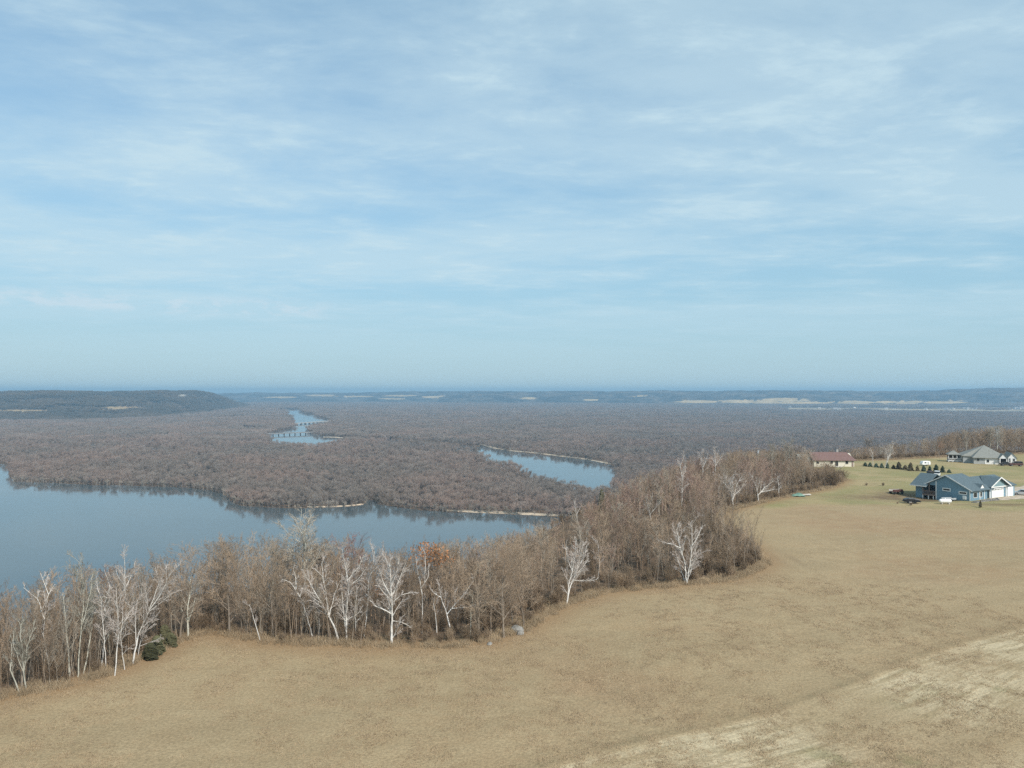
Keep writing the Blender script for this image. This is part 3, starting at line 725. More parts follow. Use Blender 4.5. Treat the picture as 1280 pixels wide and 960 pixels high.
for u, v, h, lb in ((1138.5,632,1.0,'small dark bush beside the black trailer'),(1104,607.5,1.1,'small dark bush on the lawn uphill of the brush mound'),(1083,607,.9,'smallest dark bush on the lawn near the brush mound'),(1122,630,.6,'low dark tuft beside the black trailer')):
    x, y, z = hit(u, v); shrub(x, y, h, lb, None, z)

# ------------------------------------------------------------------ scattered stuff (instances of hidden-collection plants)
def scatter(name, P, rot, scl, ids, variants, label):
    """points carrying plants, one object of kind stuff"""
    c_ = bpy.data.collections.new(name + '_plants')
    for i, (me_, mt) in enumerate(variants):
        if not me_.materials: me_.materials.append(mt)
        o = bpy.data.objects.new(f'{name}_plant_{i:02d}', me_); c_.objects.link(o)
    me_ = bpy.data.meshes.new(name); me_.vertices.add(len(P)); me_.vertices.foreach_set('co', np.asarray(P, np.float32).ravel())
    for nm, ty, vals in (('rot', 'FLOAT', rot), ('id', 'INT', ids)):
        a = me_.attributes.new(nm, ty, 'POINT'); a.data.foreach_set('value', np.asarray(vals, np.int32 if ty == 'INT' else np.float32))
    a = me_.attributes.new('scl', 'FLOAT_VECTOR', 'POINT'); a.data.foreach_set('vector', np.asarray(scl, np.float32).ravel())
    o = link(name, me_); tag(o, label, kind='stuff')
    ng = bpy.data.node_groups.new(name, 'GeometryNodeTree')
    ng.interface.new_socket('Geometry', in_out='INPUT', socket_type='NodeSocketGeometry'); ng.interface.new_socket('Geometry', in_out='OUTPUT', socket_type='NodeSocketGeometry')
    N, Lk = ng.nodes, ng.links
    gi, go = N.new('NodeGroupInput'), N.new('NodeGroupOutput'); mp = N.new('GeometryNodeMeshToPoints'); ip = N.new('GeometryNodeInstanceOnPoints')
    ci = N.new('GeometryNodeCollectionInfo'); ci.inputs['Collection'].default_value = c_; ci.inputs['Separate Children'].default_value = True; ci.inputs['Reset Children'].default_value = True
    def na(nm, ty):
        n = N.new('GeometryNodeInputNamedAttribute'); n.data_type = ty; n.inputs['Name'].default_value = nm; return n.outputs['Attribute']
    cx = N.new('ShaderNodeCombineXYZ'); Lk.new(na('rot', 'FLOAT'), cx.inputs['Z'])
    Lk.new(gi.outputs[0], mp.inputs['Mesh']); Lk.new(mp.outputs[0], ip.inputs['Points']); Lk.new(ci.outputs[0], ip.inputs['Instance'])
    ip.inputs['Pick Instance'].default_value = True; Lk.new(na('id', 'INT'), ip.inputs['Instance Index']); Lk.new(cx.outputs[0], ip.inputs['Rotation']); Lk.new(na('scl', 'FLOAT_VECTOR'), ip.inputs['Scale'])
    Lk.new(ip.outputs[0], go.inputs[0])
    md = o.modifiers.new('plants', 'NODES'); md.node_group = ng
    return o
rg = np.random.RandomState(77)

# underbrush and weeds along and inside the wood edge
def sample_band(n, dlo, dhi, power, seed, ulo=-80, uhi=1300):
    rr = np.random.RandomState(seed); X = []
    E = np.array([(-75, 57)] + EDGE + [(100,262),(104,286),(116,299),(135,303),(152,307),(170,316),(200,330),(260,345)])
    L = np.hypot(*(E[1:] - E[:-1]).T); cum = np.concatenate([[0], np.cumsum(L)])
    tot = 0
    while tot < n:
        s_ = rr.rand(n) * cum[-1]; k = np.clip(np.searchsorted(cum, s_) - 1, 0, len(L) - 1); w = (s_ - cum[k]) / L[k]
        p = E[k] + (E[k + 1] - E[k]) * w[:, None]; th = rr.rand(n) * 6.283; dd = abs(dhi) * 1.05 * rr.rand(n)
        p = p + np.stack([np.cos(th), np.sin(th)], 1) * dd[:, None]; d = sdf(p[:, 0], p[:, 1]); u = U0 + F * p[:, 0] / np.maximum(p[:, 1], 1)
        ok = (d > dlo) & (d < dhi) & (p[:, 1] > 45) & (u > ulo) & (u < uhi) & (rr.rand(n) < (1 - np.clip(d / dhi, 0, 1)) ** power + .15)
        X.append(p[ok]); tot += ok.sum()
    return np.concatenate(X)[:n]
BR = [(shrub_mesh('underbrush_branches', 400 + i, 3., 26, .35), M['brush']) for i in range(5)]
p = np.concatenate([sample_band(1500, .4, 22, 1.0, 5), sample_band(1600, 18, 85, .3, 25)]); n = len(p); z = height(p[:, 0], p[:, 1]); s_ = .25 + .62 * rg.rand(n) ** 1.4
scatter('underbrush', np.stack([p[:, 0], p[:, 1], z], 1), rg.rand(n) * 6.28, np.stack([s_ * 1.1, s_ * 1.1, s_], 1), rg.randint(0, 5, n), BR, 'brown tangled underbrush filling the wood edge')
SV = [(mesh_np('w', *tubes(sum(make_tree(760 + i, 8, .038, params(n=(9, 4, 3), ang=(26, 28, 30), len=(.24, .5, .5), t0=(.3, .2, .2), wob=(.04, .08, .12, .1)), lean=.08), []), 3)), M[('bark', 'twig', 'grey_twig', 'twig')[i % 4]]) for i in range(8)]
p = np.concatenate([sample_band(900, .5, 18, .8, 16), sample_band(650, .8, 22, .5, 17, -80, 420)]); n = len(p); z = height(p[:, 0], p[:, 1]); u = U0 + F * p[:, 0] / p[:, 1]
h = np.minimum(3.5 + 5.0 * rg.rand(n), CH - (np.interp(u, SIL[:, 0], SIL[:, 1]) + 4 + 20 * rg.rand(n) - V0) / F * p[:, 1] - z); h = np.minimum(h, seen_cap(u, p[:, 1]) - z); ok = h > 2; p, z, h = p[ok], z[ok], h[ok]; n = len(p)
scatter('saplings', np.stack([p[:, 0], p[:, 1], z], 1), rg.rand(n) * 6.28, np.stack([h / 8, h / 8, h / 8], 1), rg.randint(0, 8, n), SV, 'thin upright saplings crowding between the trees of the wood edge')
def weed_mesh(seed, h, n, w):
    rr = np.random.RandomState(seed); b_ = np.stack([rr.randn(n) * w, rr.randn(n) * w, np.full(n, -.05)], 1); tip = b_ + np.stack([rr.randn(n) * .3 * h, rr.randn(n) * .3 * h, h * (.5 + .6 * rr.rand(n))], 1)
    return tubemesh('weed', np.concatenate([b_, tip, np.full((n, 1), .018), np.full((n, 1), .005)], 1), 3)
WD = [(weed_mesh(500 + i, .7, 60, .45), M['weed']) for i in range(4)]
p = sample_band(2600, -.7, 4, .6, 6); n = len(p); z = height(p[:, 0], p[:, 1]); s_ = .35 + .75 * rg.rand(n)
scatter('weeds', np.stack([p[:, 0], p[:, 1], z], 1), rg.rand(n) * 6.28, np.stack([s_, s_, s_], 1), rg.randint(0, 4, n), WD, 'dry tan weeds along the foot of the wood edge')
# stubble tufts over the near field
TF = [(weed_mesh(520 + i, .16, 34, .22), M['weed']) for i in range(4)]
r0 = 45 + (120 - 45) * rg.rand(30000) ** .8; th = R(1) * (-40 + 80 * rg.rand(30000)); p = np.stack([r0 * np.sin(th), r0 * np.cos(th)], 1)
p = p[sdf(p[:, 0], p[:, 1]) < -1]; keep_ = wob(p[:, 0], p[:, 1], 9) + .6 * wob(p[:, 0], p[:, 1], 31) > rg.randn(len(p)) * .5; p = p[keep_]; n = len(p); z = height(p[:, 0], p[:, 1]); s_ = .5 + .8 * rg.rand(n)
scatter('stubble', np.stack([p[:, 0], p[:, 1], z], 1), rg.rand(n) * 6.28, np.stack([s_ * 1.3, s_ * 1.3, s_ * .8], 1), rg.randint(0, 4, n), TF, 'short dry stubble tufts on the mown field')

# the rest of the bluff wood behind the trees built one by one
WV = [(mesh_np('w', *tubes(sum(make_tree(700 + i, 10, .12, params(n=(12, 6, 4), rmin=.014)), []), 3)), M['twig']) for i in range(4)] + \
     [(mesh_np('w', *tubes(sum(make_tree(720 + i, 9, .1, params(n=(13, 6, 4), ang=(34, 34, 32), rmin=.014)), []), 3)), M['twig_mauve']) for i in range(3)] + \
     [(mesh_np('w', *tubes(sum(make_tree(740 + i, 10, .12, params(n=(14, 6, 4), ang=(32, 34, 32), rmin=.015)), []), 3)), M['grey_twig']) for i in range(2)]
p = sample_band(1350, 9, 95, .5, 9, -60, 1330); z = height(p[:, 0], p[:, 1]); u = U0 + F * p[:, 0] / p[:, 1]
n = len(p); h = (6 + 6.5 * rg.rand(n)) * np.where(p[:, 0] > 165, 1.6, 1.); cap = CH - (np.interp(u + rg.randn(n) * 8, SIL[:, 0], SIL[:, 1]) - V0) / F * p[:, 1] - z
h = np.minimum(np.minimum(h, cap - .5 * rg.rand(n)), seen_cap(u, p[:, 1]) - z); ok = (h > 2.5) & (z < 0.5); p, z, h = p[ok], z[ok], h[ok]; n = len(p); s_ = h / 10
scatter('woods', np.stack([p[:, 0], p[:, 1], z], 1), rg.rand(n) * 6.28, np.stack([s_ * 1.05, s_ * 1.05, s_], 1), np.where((p[:, 1] > 130) & (p[:, 0] < 75) & (rg.rand(n) < .7), np.where(rg.rand(n) < .18, rg.randint(7, 9, n), rg.randint(4, 7, n)), np.where(rg.rand(n) < .10, rg.randint(7, 9, n), rg.randint(0, 4, n))), WV, 'brown bare woods covering the bluff slope behind the edge trees')

# ---- floodplain forest
def far_tree(seed, h, nt, simple_=False, cx=0, cy=0):
    rr = np.random.RandomState(seed); S = []
    rad_ = h * rr.uniform(.22, .34)
    S.append((cx, cy, -.5, cx + rr.randn() * .2, cy + rr.randn() * .2, h * .55, .17, .09))
    for i in range(0 if simple_ else 7):
        a = rr.rand() * 6.283; S.append((cx, cy, h * rr.uniform(.22, .5), cx + math.cos(a) * rad_ * .7, cy + math.sin(a) * rad_ * .7, h * rr.uniform(.55, .85), .08, .04))
    V, Q = tubes(S, 3)
    nb = 6; bc = np.stack([rr.randn(nb) * rad_ * .5, rr.randn(nb) * rad_ * .5, rr.uniform(.45, .78, nb) * h], 1); bs = rr.uniform(.25, .6, nb) * rad_; wh = rr.randint(0, nb, nt)
    d = rr.randn(nt, 3); d /= np.linalg.norm(d, axis=1, keepdims=True); k = rr.rand(nt, 1) ** .45
    p = bc[wh] + d * k * bs[wh][:, None] * np.array([1, 1, 1.5]) + np.array([cx, cy, 0]); o = d * .35 + np.array([0, 0, 1.0]) + rr.randn(nt, 3) * .4; o /= np.linalg.norm(o, axis=1, keepdims=True)
    L = rr.uniform(.9, 2.0, (nt, 1)) * (1.6 if simple_ else 1); w = rr.uniform(.06, .11, (nt, 1)) * (3.4 if simple_ else 1.1)
    sd_ = np.cross(o, rr.randn(nt, 3)); sd_ /= np.linalg.norm(sd_, axis=1, keepdims=True)
    T = np.stack([p - sd_ * w, p + sd_ * w, p + o * L], 1).reshape(-1, 3)
    return V, Q, T
def join_far(parts, name):
    V, Q, T = [], [], []; b_ = 0
    for v_, q_, t_ in parts:
        V += [v_, t_]; Q.append(q_ + b_); T.append(np.arange(len(t_)).reshape(-1, 3) + b_ + len(v_)); b_ += len(v_) + len(t_)
    return mesh_np(name, np.concatenate(V), np.concatenate(Q), np.concatenate(T))
FV = [(join_far([far_tree(800 + i, 11 + i % 5 * 1.7, 430)], 'f'), M['forest']) for i in range(7)]
def shore_tree(seed):
    rr = np.random.RandomState(seed); S = []
    for j in range(7):
        a = rr.rand() * 6.283; r_ = rr.rand() * 2.2; x, y = r_ * math.cos(a), r_ * math.sin(a); S.append((x, y, -.5, x + rr.randn() * .6, y + rr.randn() * .6, rr.uniform(6, 11), .15, .05))
    V, Q = tubes(S, 3); _, _, T = far_tree(seed + 5, 11, 300); T = T.copy(); return V, Q, T
for i in range(2): FV.append((join_far([shore_tree(840 + i)], 'f'), M['shore_wood']))
CV = []
for i in range(4):
    rr = np.random.RandomState(850 + i)
    CV.append((join_far([far_tree(860 + i * 20 + j, rr.uniform(10, 16), 70, True, rr.uniform(-14, 14), rr.uniform(-14, 14)) for j in range(16)], 'c'), M['forest']))
FIELD_A = [at(u, v, WZ) for u, v in ((985,512.6),(1100,513.6),(1200,515.2),(1330,517),(1330,512.8),(1180,511),(1060,510),(985,509.9))]
# hills ahead of the forest are kept clear of it
def bluff_mask(x, y):
    """inside the foot of the left-hand bluff"""
    u = U0 + F * x / y; v = V0 + (CH - WZ) * F / y
    foot = np.interp(u, [-300, 0, 60, 120, 190, 215, 290, 310], [531, 527, 527, 526, 523, 521, 513, 505])
    return (u < 312) & (v < foot)
def polar(Dlo, Dhi, sp, seed, ulo=-110, uhi=1390):
    rr = np.random.RandomState(seed); w = (uhi - ulo) / F; n = int(w * (Dhi ** 2 - Dlo ** 2) / 2 / sp ** 2)
    D = np.sqrt(Dlo ** 2 + (Dhi ** 2 - Dlo ** 2) * rr.rand(n)); u = ulo + (uhi - ulo) * rr.rand(n)
    return np.stack([(u - U0) / F * D, D], 1)
def clear(p, marg=0):
    ok = np.ones(len(p), bool)
    for w in WATERS:
        lo, hi = w.min(0) - 5, w.max(0) + 5; k = np.nonzero(ok & (p[:, 0] > lo[0]) & (p[:, 0] < hi[0]) & (p[:, 1] > lo[1]) & (p[:, 1] < hi[1]))[0]
        if len(k):
            _, ins = seg_dist(p[k, 0], p[k, 1], w); ok[k[ins]] = False
    u = U0 + F * p[:, 0] / p[:, 1]
    ok &= ~((u > 975) & (p[:, 1] > np.interp(u, [975, 1330], [4650, 4050])) & (p[:, 1] < 5900) & (wob(p[:, 0], p[:, 1], 700) < .75))
    return ok & ~bluff_mask(p[:, 0], p[:, 1])
p = np.concatenate([polar(150, 1000, 5.3, 21), polar(1000, 1800, 6.8, 22)])
p = p[clear(p)]; d = sdf(p[:, 0], p[:, 1]); p = p[d > 80]; z = height(p[:, 0], p[:, 1])
keep_ = (wob(p[:, 0], p[:, 1], 70) + .6 * wob(p[:, 0], p[:, 1], 210) > -.85) | (rg.rand(len(p)) < .25)
p, z = p[keep_], z[keep_]; n = len(p); s_ = (.45 + .62 * rg.rand(n) ** 1.3) * (1 + .16 * wob(p[:, 0], p[:, 1], 120))
SHORE = dense(rough_outline(LAKE, 2.5, 9)[:-40] if False else [tuple(a) for a in WATERS[0]], 3)
SHORE = np.array([a for a in SHORE if a[1] > 480 and a[0] < 70])
def shore_pts(P_, k, off, seed):
    rr = np.random.RandomState(seed); q_ = P_[rr.randint(0, len(P_), k)] + np.stack([rr.randn(k) * 3, .6 + np.abs(rr.randn(k)) * off], 1); return q_
sp_ = np.concatenate([shore_pts(SHORE, 620, 4, 3), shore_pts(np.array([a for a in dense([tuple(a) for a in WATERS[3]], 3)]), 160, 6, 4)])
sp_ = sp_[clear(sp_)]; m_ = len(sp_)
print('near forest', n, m_)
p = np.concatenate([p, sp_]); z = np.concatenate([z, np.full(m_, WZ)]); s_ = np.concatenate([s_, .4 + .5 * rg.rand(m_)]); n += m_; fid = np.concatenate([rg.randint(0, 7, n - m_), rg.randint(7, 9, m_)])
scatter('forest', np.stack([p[:, 0], p[:, 1], z], 1), rg.rand(n) * 6.28, np.stack([s_ * (.8 + .5 * rg.rand(n)), s_ * (.8 + .5 * rg.rand(n)), s_], 1), fid, FV, 'leafless brown floodplain forest round the lake and river')
p = np.concatenate([polar(1800, 3400, 21, 23), polar(3400, 8200, 38, 24)])
p = p[clear(p)]; n = len(p); s_ = np.where(p[:, 1] > 3400, 1.0, .8) * (.8 + .4 * rg.rand(n)); w = np.where(p[:, 1] > 3400, 1.7, 1.0)
print('far forest', n)
keep_ = wob(p[:, 0], p[:, 1], 260) > -1.3
p, s_, w = p[keep_], s_[keep_], w[keep_]; n = len(p)
scatter('far_forest', np.stack([p[:, 0], p[:, 1], np.full(n, WZ)], 1), rg.rand(n) * 6.28, np.stack([s_ * w, s_ * w, s_], 1), rg.randint(0, 4, n), CV, 'far floodplain forest fading towards the hills')

# ------------------------------------------------------------------ hills across the valley
def hill_mat(name, forest1, forest2, fk=.95):
    m, t, b = mat(name)
    P = t.new('ShaderNodeNewGeometry').outputs['Position']; fl = t.attr('field').outputs['Fac']; rk = t.attr('rock').outputs['Fac']
    n = t.noise(t.scalev(P, (1, 1, 3)), .0035, 6, .7); n2 = t.noise(t.scalev(P, (1, 1, 3)), .012, 5, .75)
    c = t.mix(t.ramp(n, .38, .62), forest1, forest2); f = t.ramp(n2, .35, .65, .5, 1.6); c = t.mix(1.0, c, t.xyz(f, f, f), 'MULTIPLY')
    c = t.mix(t.math('MULTIPLY', t.ramp(t.math('ADD', fl, t.math('MULTIPLY', t.math('SUBTRACT', t.noise(t.scalev(P, (1, .45, 3)), .006, 5, .75), .5), 2.0)), .45, .75), fk), c, t.mix(t.ramp(n2, .4, .6), (.66, .47, .24), (.50, .36, .19)))
    c = t.mix(t.ramp(t.math('ADD', rk, t.math('MULTIPLY', t.math('SUBTRACT', n2, .5), 1.)), .5, .75), c, (.46, .40, .32))
    t.put(b.inputs['Base Color'], c); b.inputs['Roughness'].default_value = .95; b.inputs['Specular IOR Level'].default_value = .05
    return m
M['hill'] = hill_mat('wooded_hill', (.13, .10, .08), (.085, .075, .06), .6); M['far_hill'] = hill_mat('far_hill', (.14, .11, .08), (.03, .03, .027))
def blob(u, v, fu, fv, su, sv):
    return np.clip(1.4 - ((u - fu) / su) ** 2 - ((v - fv) / sv) ** 2, 0, 1)
def hill(name, label, us, top, dfoot, dcrest, mt, fields=(), rocks=(), back=1500, rav=.34, nt=46, treetop=0., wl=420, rough=.22):
    uu = np.arange(us[0], us[1] + .1, us[2]); tt = np.concatenate([np.linspace(0, 1.1, nt), [1.4, 2.0, 2.6]])
    Ui, Tt = np.meshgrid(uu, tt)
    Df = np.interp(Ui, *zip(*dfoot)); Dc = np.interp(Ui, *zip(*dcrest)); vt = np.interp(Ui, *zip(*top)) + treetop + rough * (np.sin(Ui / 7.3 + us[0]) + .8 * np.sin(Ui / 3.1 + 1) + np.sin(Ui / 17.))
    D = np.where(Tt <= 1, Df + (Dc - Df) * Tt, Dc + (Tt - 1) / 1.6 * back)
    zt = CH - (vt - V0) / F * Dc
    x = (Ui - U0) / F * D
    S = smooth(np.minimum(Tt, 1), 0, 1) ** .85
    S = S - rav * np.clip(wob(x, D, wl) + .5 * wob(x, D, wl * .37), 0, 2) * np.clip(Tt * (1.02 - Tt) * 4, 0, 1) * np.where(Tt < 1, 1, 0)
    S = np.where(Tt > 1, 1 - smooth(Tt, 1.15, 2.6) * 1.02 + .008 * wob(x, D, 300), S)
    edge = np.minimum(1, np.minimum(smooth(Ui, us[0], us[0] + 1), 1))
    z = WZ - .6 + (zt - WZ) * np.clip(S, 0, 1.1) * edge
    v = V0 + (CH - z) * F / D
    nU, nT_ = len(uu), len(tt); ii = np.arange(nU * nT_).reshape(nT_, nU)
    qd = np.stack([ii[:-1, :-1], ii[:-1, 1:], ii[1:, 1:], ii[1:, :-1]], -1).reshape(-1, 4)
    me = mesh_np(name, np.stack([x.ravel(), D.ravel(), z.ravel()], 1), qd)
    for nm, L in (('field', fields), ('rock', rocks)):
        a = me.attributes.new(nm, 'FLOAT', 'POINT'); s_ = np.zeros(x.size)
        for f_ in L: s_ = np.maximum(s_, blob(Ui.ravel(), v.ravel(), *f_))
        a.data.foreach_set('value', s_.astype(np.float32))
    me.shade_smooth(); o = link(name, me, mt); tag(o, label, kind='structure')
    return uu, tt, x, D, z
BT = [(-330,489),(0,490.5),(20,489.2),(80,489.6),(150,489.8),(205,488.6),(240,488.3),(256,489.2),(266,492),(280,497),(296,502.5),(312,506),(322,508)]
g_ = hill('bluff', 'long flat-topped wooded bluff', (-330, 322, 2.5), BT, [(-330,2950),(0,3060),(60,3080),(120,3120),(190,3400),(215,3620),(290,4950),(322,6200)], [(-330,3900),(60,4100),(200,4700),(258,5400),(322,6600)], M['hill'],
     fields=[(22,514.6,52,3.0),(-60,514,60,3),(152,510.6,38,2.6),(95,517.2,40,.8),(190,526,25,1.0)], rocks=[(228,495.5,8,3),(259,493,4,3)], treetop=2.0)
# woods on the bluff
rr = np.random.RandomState(31); X, Dd, Z = g_[2], g_[3], g_[4]
k = rr.randint(0, 49 - 4, 9000), rr.randint(0, X.shape[1] - 1, 9000); w1, w2 = rr.rand(9000), rr.rand(9000)
def bil(A_): i, j = k; return (A_[i, j] * (1 - w1) + A_[i + 1, j] * w1) * (1 - w2) + (A_[i, j + 1] * (1 - w1) + A_[i + 1, j + 1] * w1) * w2
p = np.stack([bil(X), bil(Dd), bil(Z)], 1); pu = U0 + F * p[:, 0] / p[:, 1]; pv = V0 + (CH - p[:, 2]) * F / p[:, 1]
ok = np.ones(len(p), bool)
for f_ in [(25,514.6,44,2.8),(-60,514,60,3),(152,510.8,36,2.8),(95,517.2,40,.8),(228,495.5,8,3)]: ok &= blob(pu, pv, *f_) < .5
p = p[ok]; n = len(p); s_ = .7 + .5 * rr.rand(n)
CB = []
for c_, _ in CV: m_ = c_.copy(); m_.materials.clear(); CB.append((m_, M['bluff_forest']))
scatter('bluff_woods', p, rr.rand(n) * 6.28, np.stack([s_ * 1.2, s_ * 1.2, s_], 1), rr.randint(0, 4, n), CB, 'dark bare woods covering the long bluff')
hill('hills', 'wooded hills across the valley with tan fields', (545, 1420, 3), [(545,497),(575,491),(640,489.2),(700,488.6),(760,488.8),(830,488),(880,488.6),(930,488.2),(980,487.6),(1050,488.4),(1120,488.8),(1165,488),(1190,486.4),(1225,485.2),(1260,484.8),(1420,484)],
     [(545,7200),(800,7000),(850,6700),(1000,6300),(1420,5600)], [(545,9500),(830,9200),(1000,8800),(1420,7800)], M['far_hill'],
     fields=[(875,502.0,34,2.0),(845,505.5,30,1.4),(930,502.0,50,2.4),(985,499.6,32,2.6),(995,504,55,2.2),(1065,503,30,2.6),(1125,502.5,34,2.2),(1100,506.5,60,1.8),(1180,503,30,1.6),(660,498,14,1.6),(800,495,12,1.4),(740,500,12,1.2)], wl=800, rav=.5)
hill('hills', 'hazy farther hills up the valley with pale fields', (262, 640, 3), [(262,494),(285,491.5),(320,490.4),(370,491),(420,491.2),(470,490),(520,489.2),(570,488.6),(640,489)], [(262,8600),(640,7900)], [(262,11300),(640,10300)], M['far_hill'],
     fields=[(440,495.6,30,1.1),(500,494.6,22,1.0),(548,496.3,22,1.9),(490,498.6,20,.9),(400,494.2,24,1.2),(350,496.6,24,1.2)], wl=1100, rav=.45)
hill('hills', 'farthest blue ridge closing the horizon', (-400, 1700, 6), [(-400,489.5),(300,491.5),(640,489.8),(1700,488)], [(-500,11500),(640,11500),(1800,11500)], [(-500,12300),(640,13300),(1800,12300)], M['far_hill'], wl=2500, back=900)
hill('hills', 'long ridge above the far right valley', (1410, 2300, 10), [(1410,485),(2300,484.5)], [(1410,5600),(2300,5400)], [(1410,7800),(2300,7600)], M['far_hill'], wl=900)
hill('hills', 'bluff continuing beyond the near lake', (-1200, -325, 8), [(-1200,487),(-325,489)], [(-1200,2900),(-325,2950)], [(-1200,3900),(-325,3900)], M['hill'], treetop=0)

# pale river-bottom field and the town strip on it
M['straw_field'] = simple('straw_field', (.37, .29, .18), .95, .45, .006)
sheet('bottom_field', FIELD_A, M['straw_field'], WZ + .5, 12, 60)
M['town_wall'] = simple('town_wall', (.62, .60, .56), .8, .12, .4); M['town_roof'] = simple('town_roof', (.30, .28, .27), .8, .2, .4)
def town_house():
    w = MB(); w.prism([(-6,0),(6,0),(6,5.5),(0,9),(-6,5.5)], 'x', -9, 9)
    r_ = MB(); r_.slab([(-9.6,-6.8,5.2),(9.6,-6.8,5.2),(9.6,0,9.4),(-9.6,0,9.4)], .3); r_.slab([(-9.6,0,9.4),(9.6,0,9.4),(9.6,6.8,5.2),(-9.6,6.8,5.2)], .3)
    root = empty('distant_house', (0,0,0)); w.build('wall', M['town_wall'], root); r_.build('roof', M['town_roof'], root); return root
proto = town_house(); tag(proto, None, 'house', 'pale houses of the far town')
for i in range(64):
    o = proto if i == 0 else copy_tree(proto)
    u = rnd.choice((rnd.uniform(990, 1278), rnd.uniform(1180, 1282), rnd.uniform(940, 1010))); D = rnd.uniform(5000, 5500) if u > 1015 else rnd.uniform(5900, 6150)
    o.location = ((u - U0) / F * D, D, WZ); o.rotation_euler.z = rnd.uniform(0, 3.14); s_ = rnd.uniform(.7, 1.6); o.scale = (s_, s_, s_ * .9)
    o['label'] = ('tiny pale building by the tan hillside fields' if u < 1015 else ('tiny pale building in the far town below the rock-faced hill' if u > 1180 else 'tiny pale building along the straw-coloured bottom field'))

# bridges over the river
M['deck'] = simple('bridge_deck', (.24, .235, .225), .8, .1, .1); M['pale_concrete'] = simple('pale_concrete', (.42, .40, .37), .85, .12, .1)
def bridge(a, b_, z, w, n, depth, md, mp, label):
    a, b_ = Vector((*a, 0)), Vector((*b_, 0)); L = (b_ - a).length; root = empty('bridge', (*a.xy, WATER), math.atan2(b_.y - a.y, b_.x - a.x), label, 'bridge')
    hh = z - WATER
    MB().box(0, -w / 2, hh - depth, L, w / 2, hh).build('deck', md, root)
    for s_ in (-1, 1): MB().box(0, s_ * (w / 2 - .4) - .15, hh + .004, L, s_ * (w / 2 - .4) + .15, hh + 1.2).build('railing', md, root)
    for i in range(n):
        x = L * (i + .5) / n; MB().box(x - .45, -w / 2 + .6, -3, x + .45, w / 2 - .6, hh - depth - .01).build('pier', mp, root)
bridge(at(331,544.8,WATER), at(392,542.6,WATER), WATER + 5.5, 8, 9, 1.3, M['deck'], M['deck'], 'dark low bridge on many piers crossing the river at its nearer bend')
bridge(at(368.5,531,WATER), at(413.5,527.6,WATER), WATER + 5, 10, 9, 1.6, M['pale_concrete'], M['pale_concrete'], 'pale low bridge crossing the river behind the dark one')
# ------------------------------------------------------------------ houses on the terrace
M['blue_siding'] = simple('blue_siding', (.165, .272, .34), .6, .06, .8); M['white_trim'] = simple('white_trim', (.78, .77, .74), .5, .05, 2)
M['slate_roof'] = simple('slate_shingle', (.10, .135, .15), .85, .16, 2.5); M['gable_green'] = simple('gable_shake', (.20, .29, .31), .7, .15, 3)
M['glass'] = simple('window_glass', (.02, .025, .03), .08, .1, 1, 0, .6); M['wood_deck'] = simple('deck_wood', (.27, .20, .165), .8, .2, 2)
M['concrete'] = simple('concrete', (.46, .43, .38), .9, .15, 1); M['stone'] = simple('stone', (.24, .225, .2), .9, .35, 1.8)
M['cream_siding'] = simple('cream_siding', (.66, .61, .50), .7, .06, 1); M['red_roof'] = simple('red_shingle', (.19, .115, .10), .85, .15, 2)
M['grey_siding'] = simple('grey_siding', (.36, .37, .36), .7, .06, 1); M['grey_roof'] = simple('grey_shingle', (.235, .235, .21), .85, .15, 2)
M['brick'] = simple('tan_brick', (.38, .36, .33), .85, .15, 2); M['black'] = simple('black_paint', (.018, .018, .02), .35, .2, 2, 0, .5)
M['white_paint'] = simple('white_paint', (.80, .80, .78), .35, .05, 2, 0, .5); M['silver'] = simple('silver_paint', (.50, .51, .52), .3, .05, 1, .4, .5)
M['maroon'] = simple('maroon_paint', (.10, .045, .04), .4, .25, 2, 0, .5); M['tyre'] = simple('tyre_rubber', (.02, .02, .02), .9, .1, 5); M['rim'] = simple('wheel_rim', (.4, .4, .42), .35, .1, 5, .8)
M['green_tarp'] = simple('green_tarp', (.15, .25, .19), .6, .2, 1.5); M['lamp'] = simple('lamp_lens', (.6, .55, .5), .2, .05, 5, 0, .6); M['gravel'] = simple('gravel', (.46, .38, .29), .95, .2, .8)
M['blue_roof'] = M['slate_roof']; M['grey_box'] = simple('grey_metal', (.40, .42, .43), .5, .1, 2); M['pole_wood'] = simple('pole_wood', (.19, .15, .12), .85, .25, 2)

def window(par, cx, y, cz, w, h, axis='x', out=-1, fm='white_trim', fw=.1):
    """window on a wall; axis = direction the wall runs, out = sign of the outward normal"""
    f = MB(); g = MB(); hw, hh = w / 2, h / 2
    def bx(mb, a0, a1, z0, z1, d0, d1):
        d0, d1 = sorted((y + out * d0, y + out * d1))
        mb.box(a0, d0, z0, a1, d1, z1) if axis == 'x' else mb.box(d0, a0, z0, d1, a1, z1)
    bx(f, cx - hw - fw, cx + hw + fw, cz + hh, cz + hh + fw, -.02, .07); bx(f, cx - hw - fw, cx + hw + fw, cz - hh - fw, cz - hh, -.02, .09)
    bx(f, cx - hw - fw, cx - hw, cz - hh, cz + hh, -.02, .07); bx(f, cx + hw, cx + hw + fw, cz - hh, cz + hh, -.02, .07)
    bx(g, cx - hw, cx + hw, cz - hh, cz + hh, -.02, .03)
    wf = MB(); root = f.build('window', M[fm], par); g.build('pane', M['glass'], root); return root

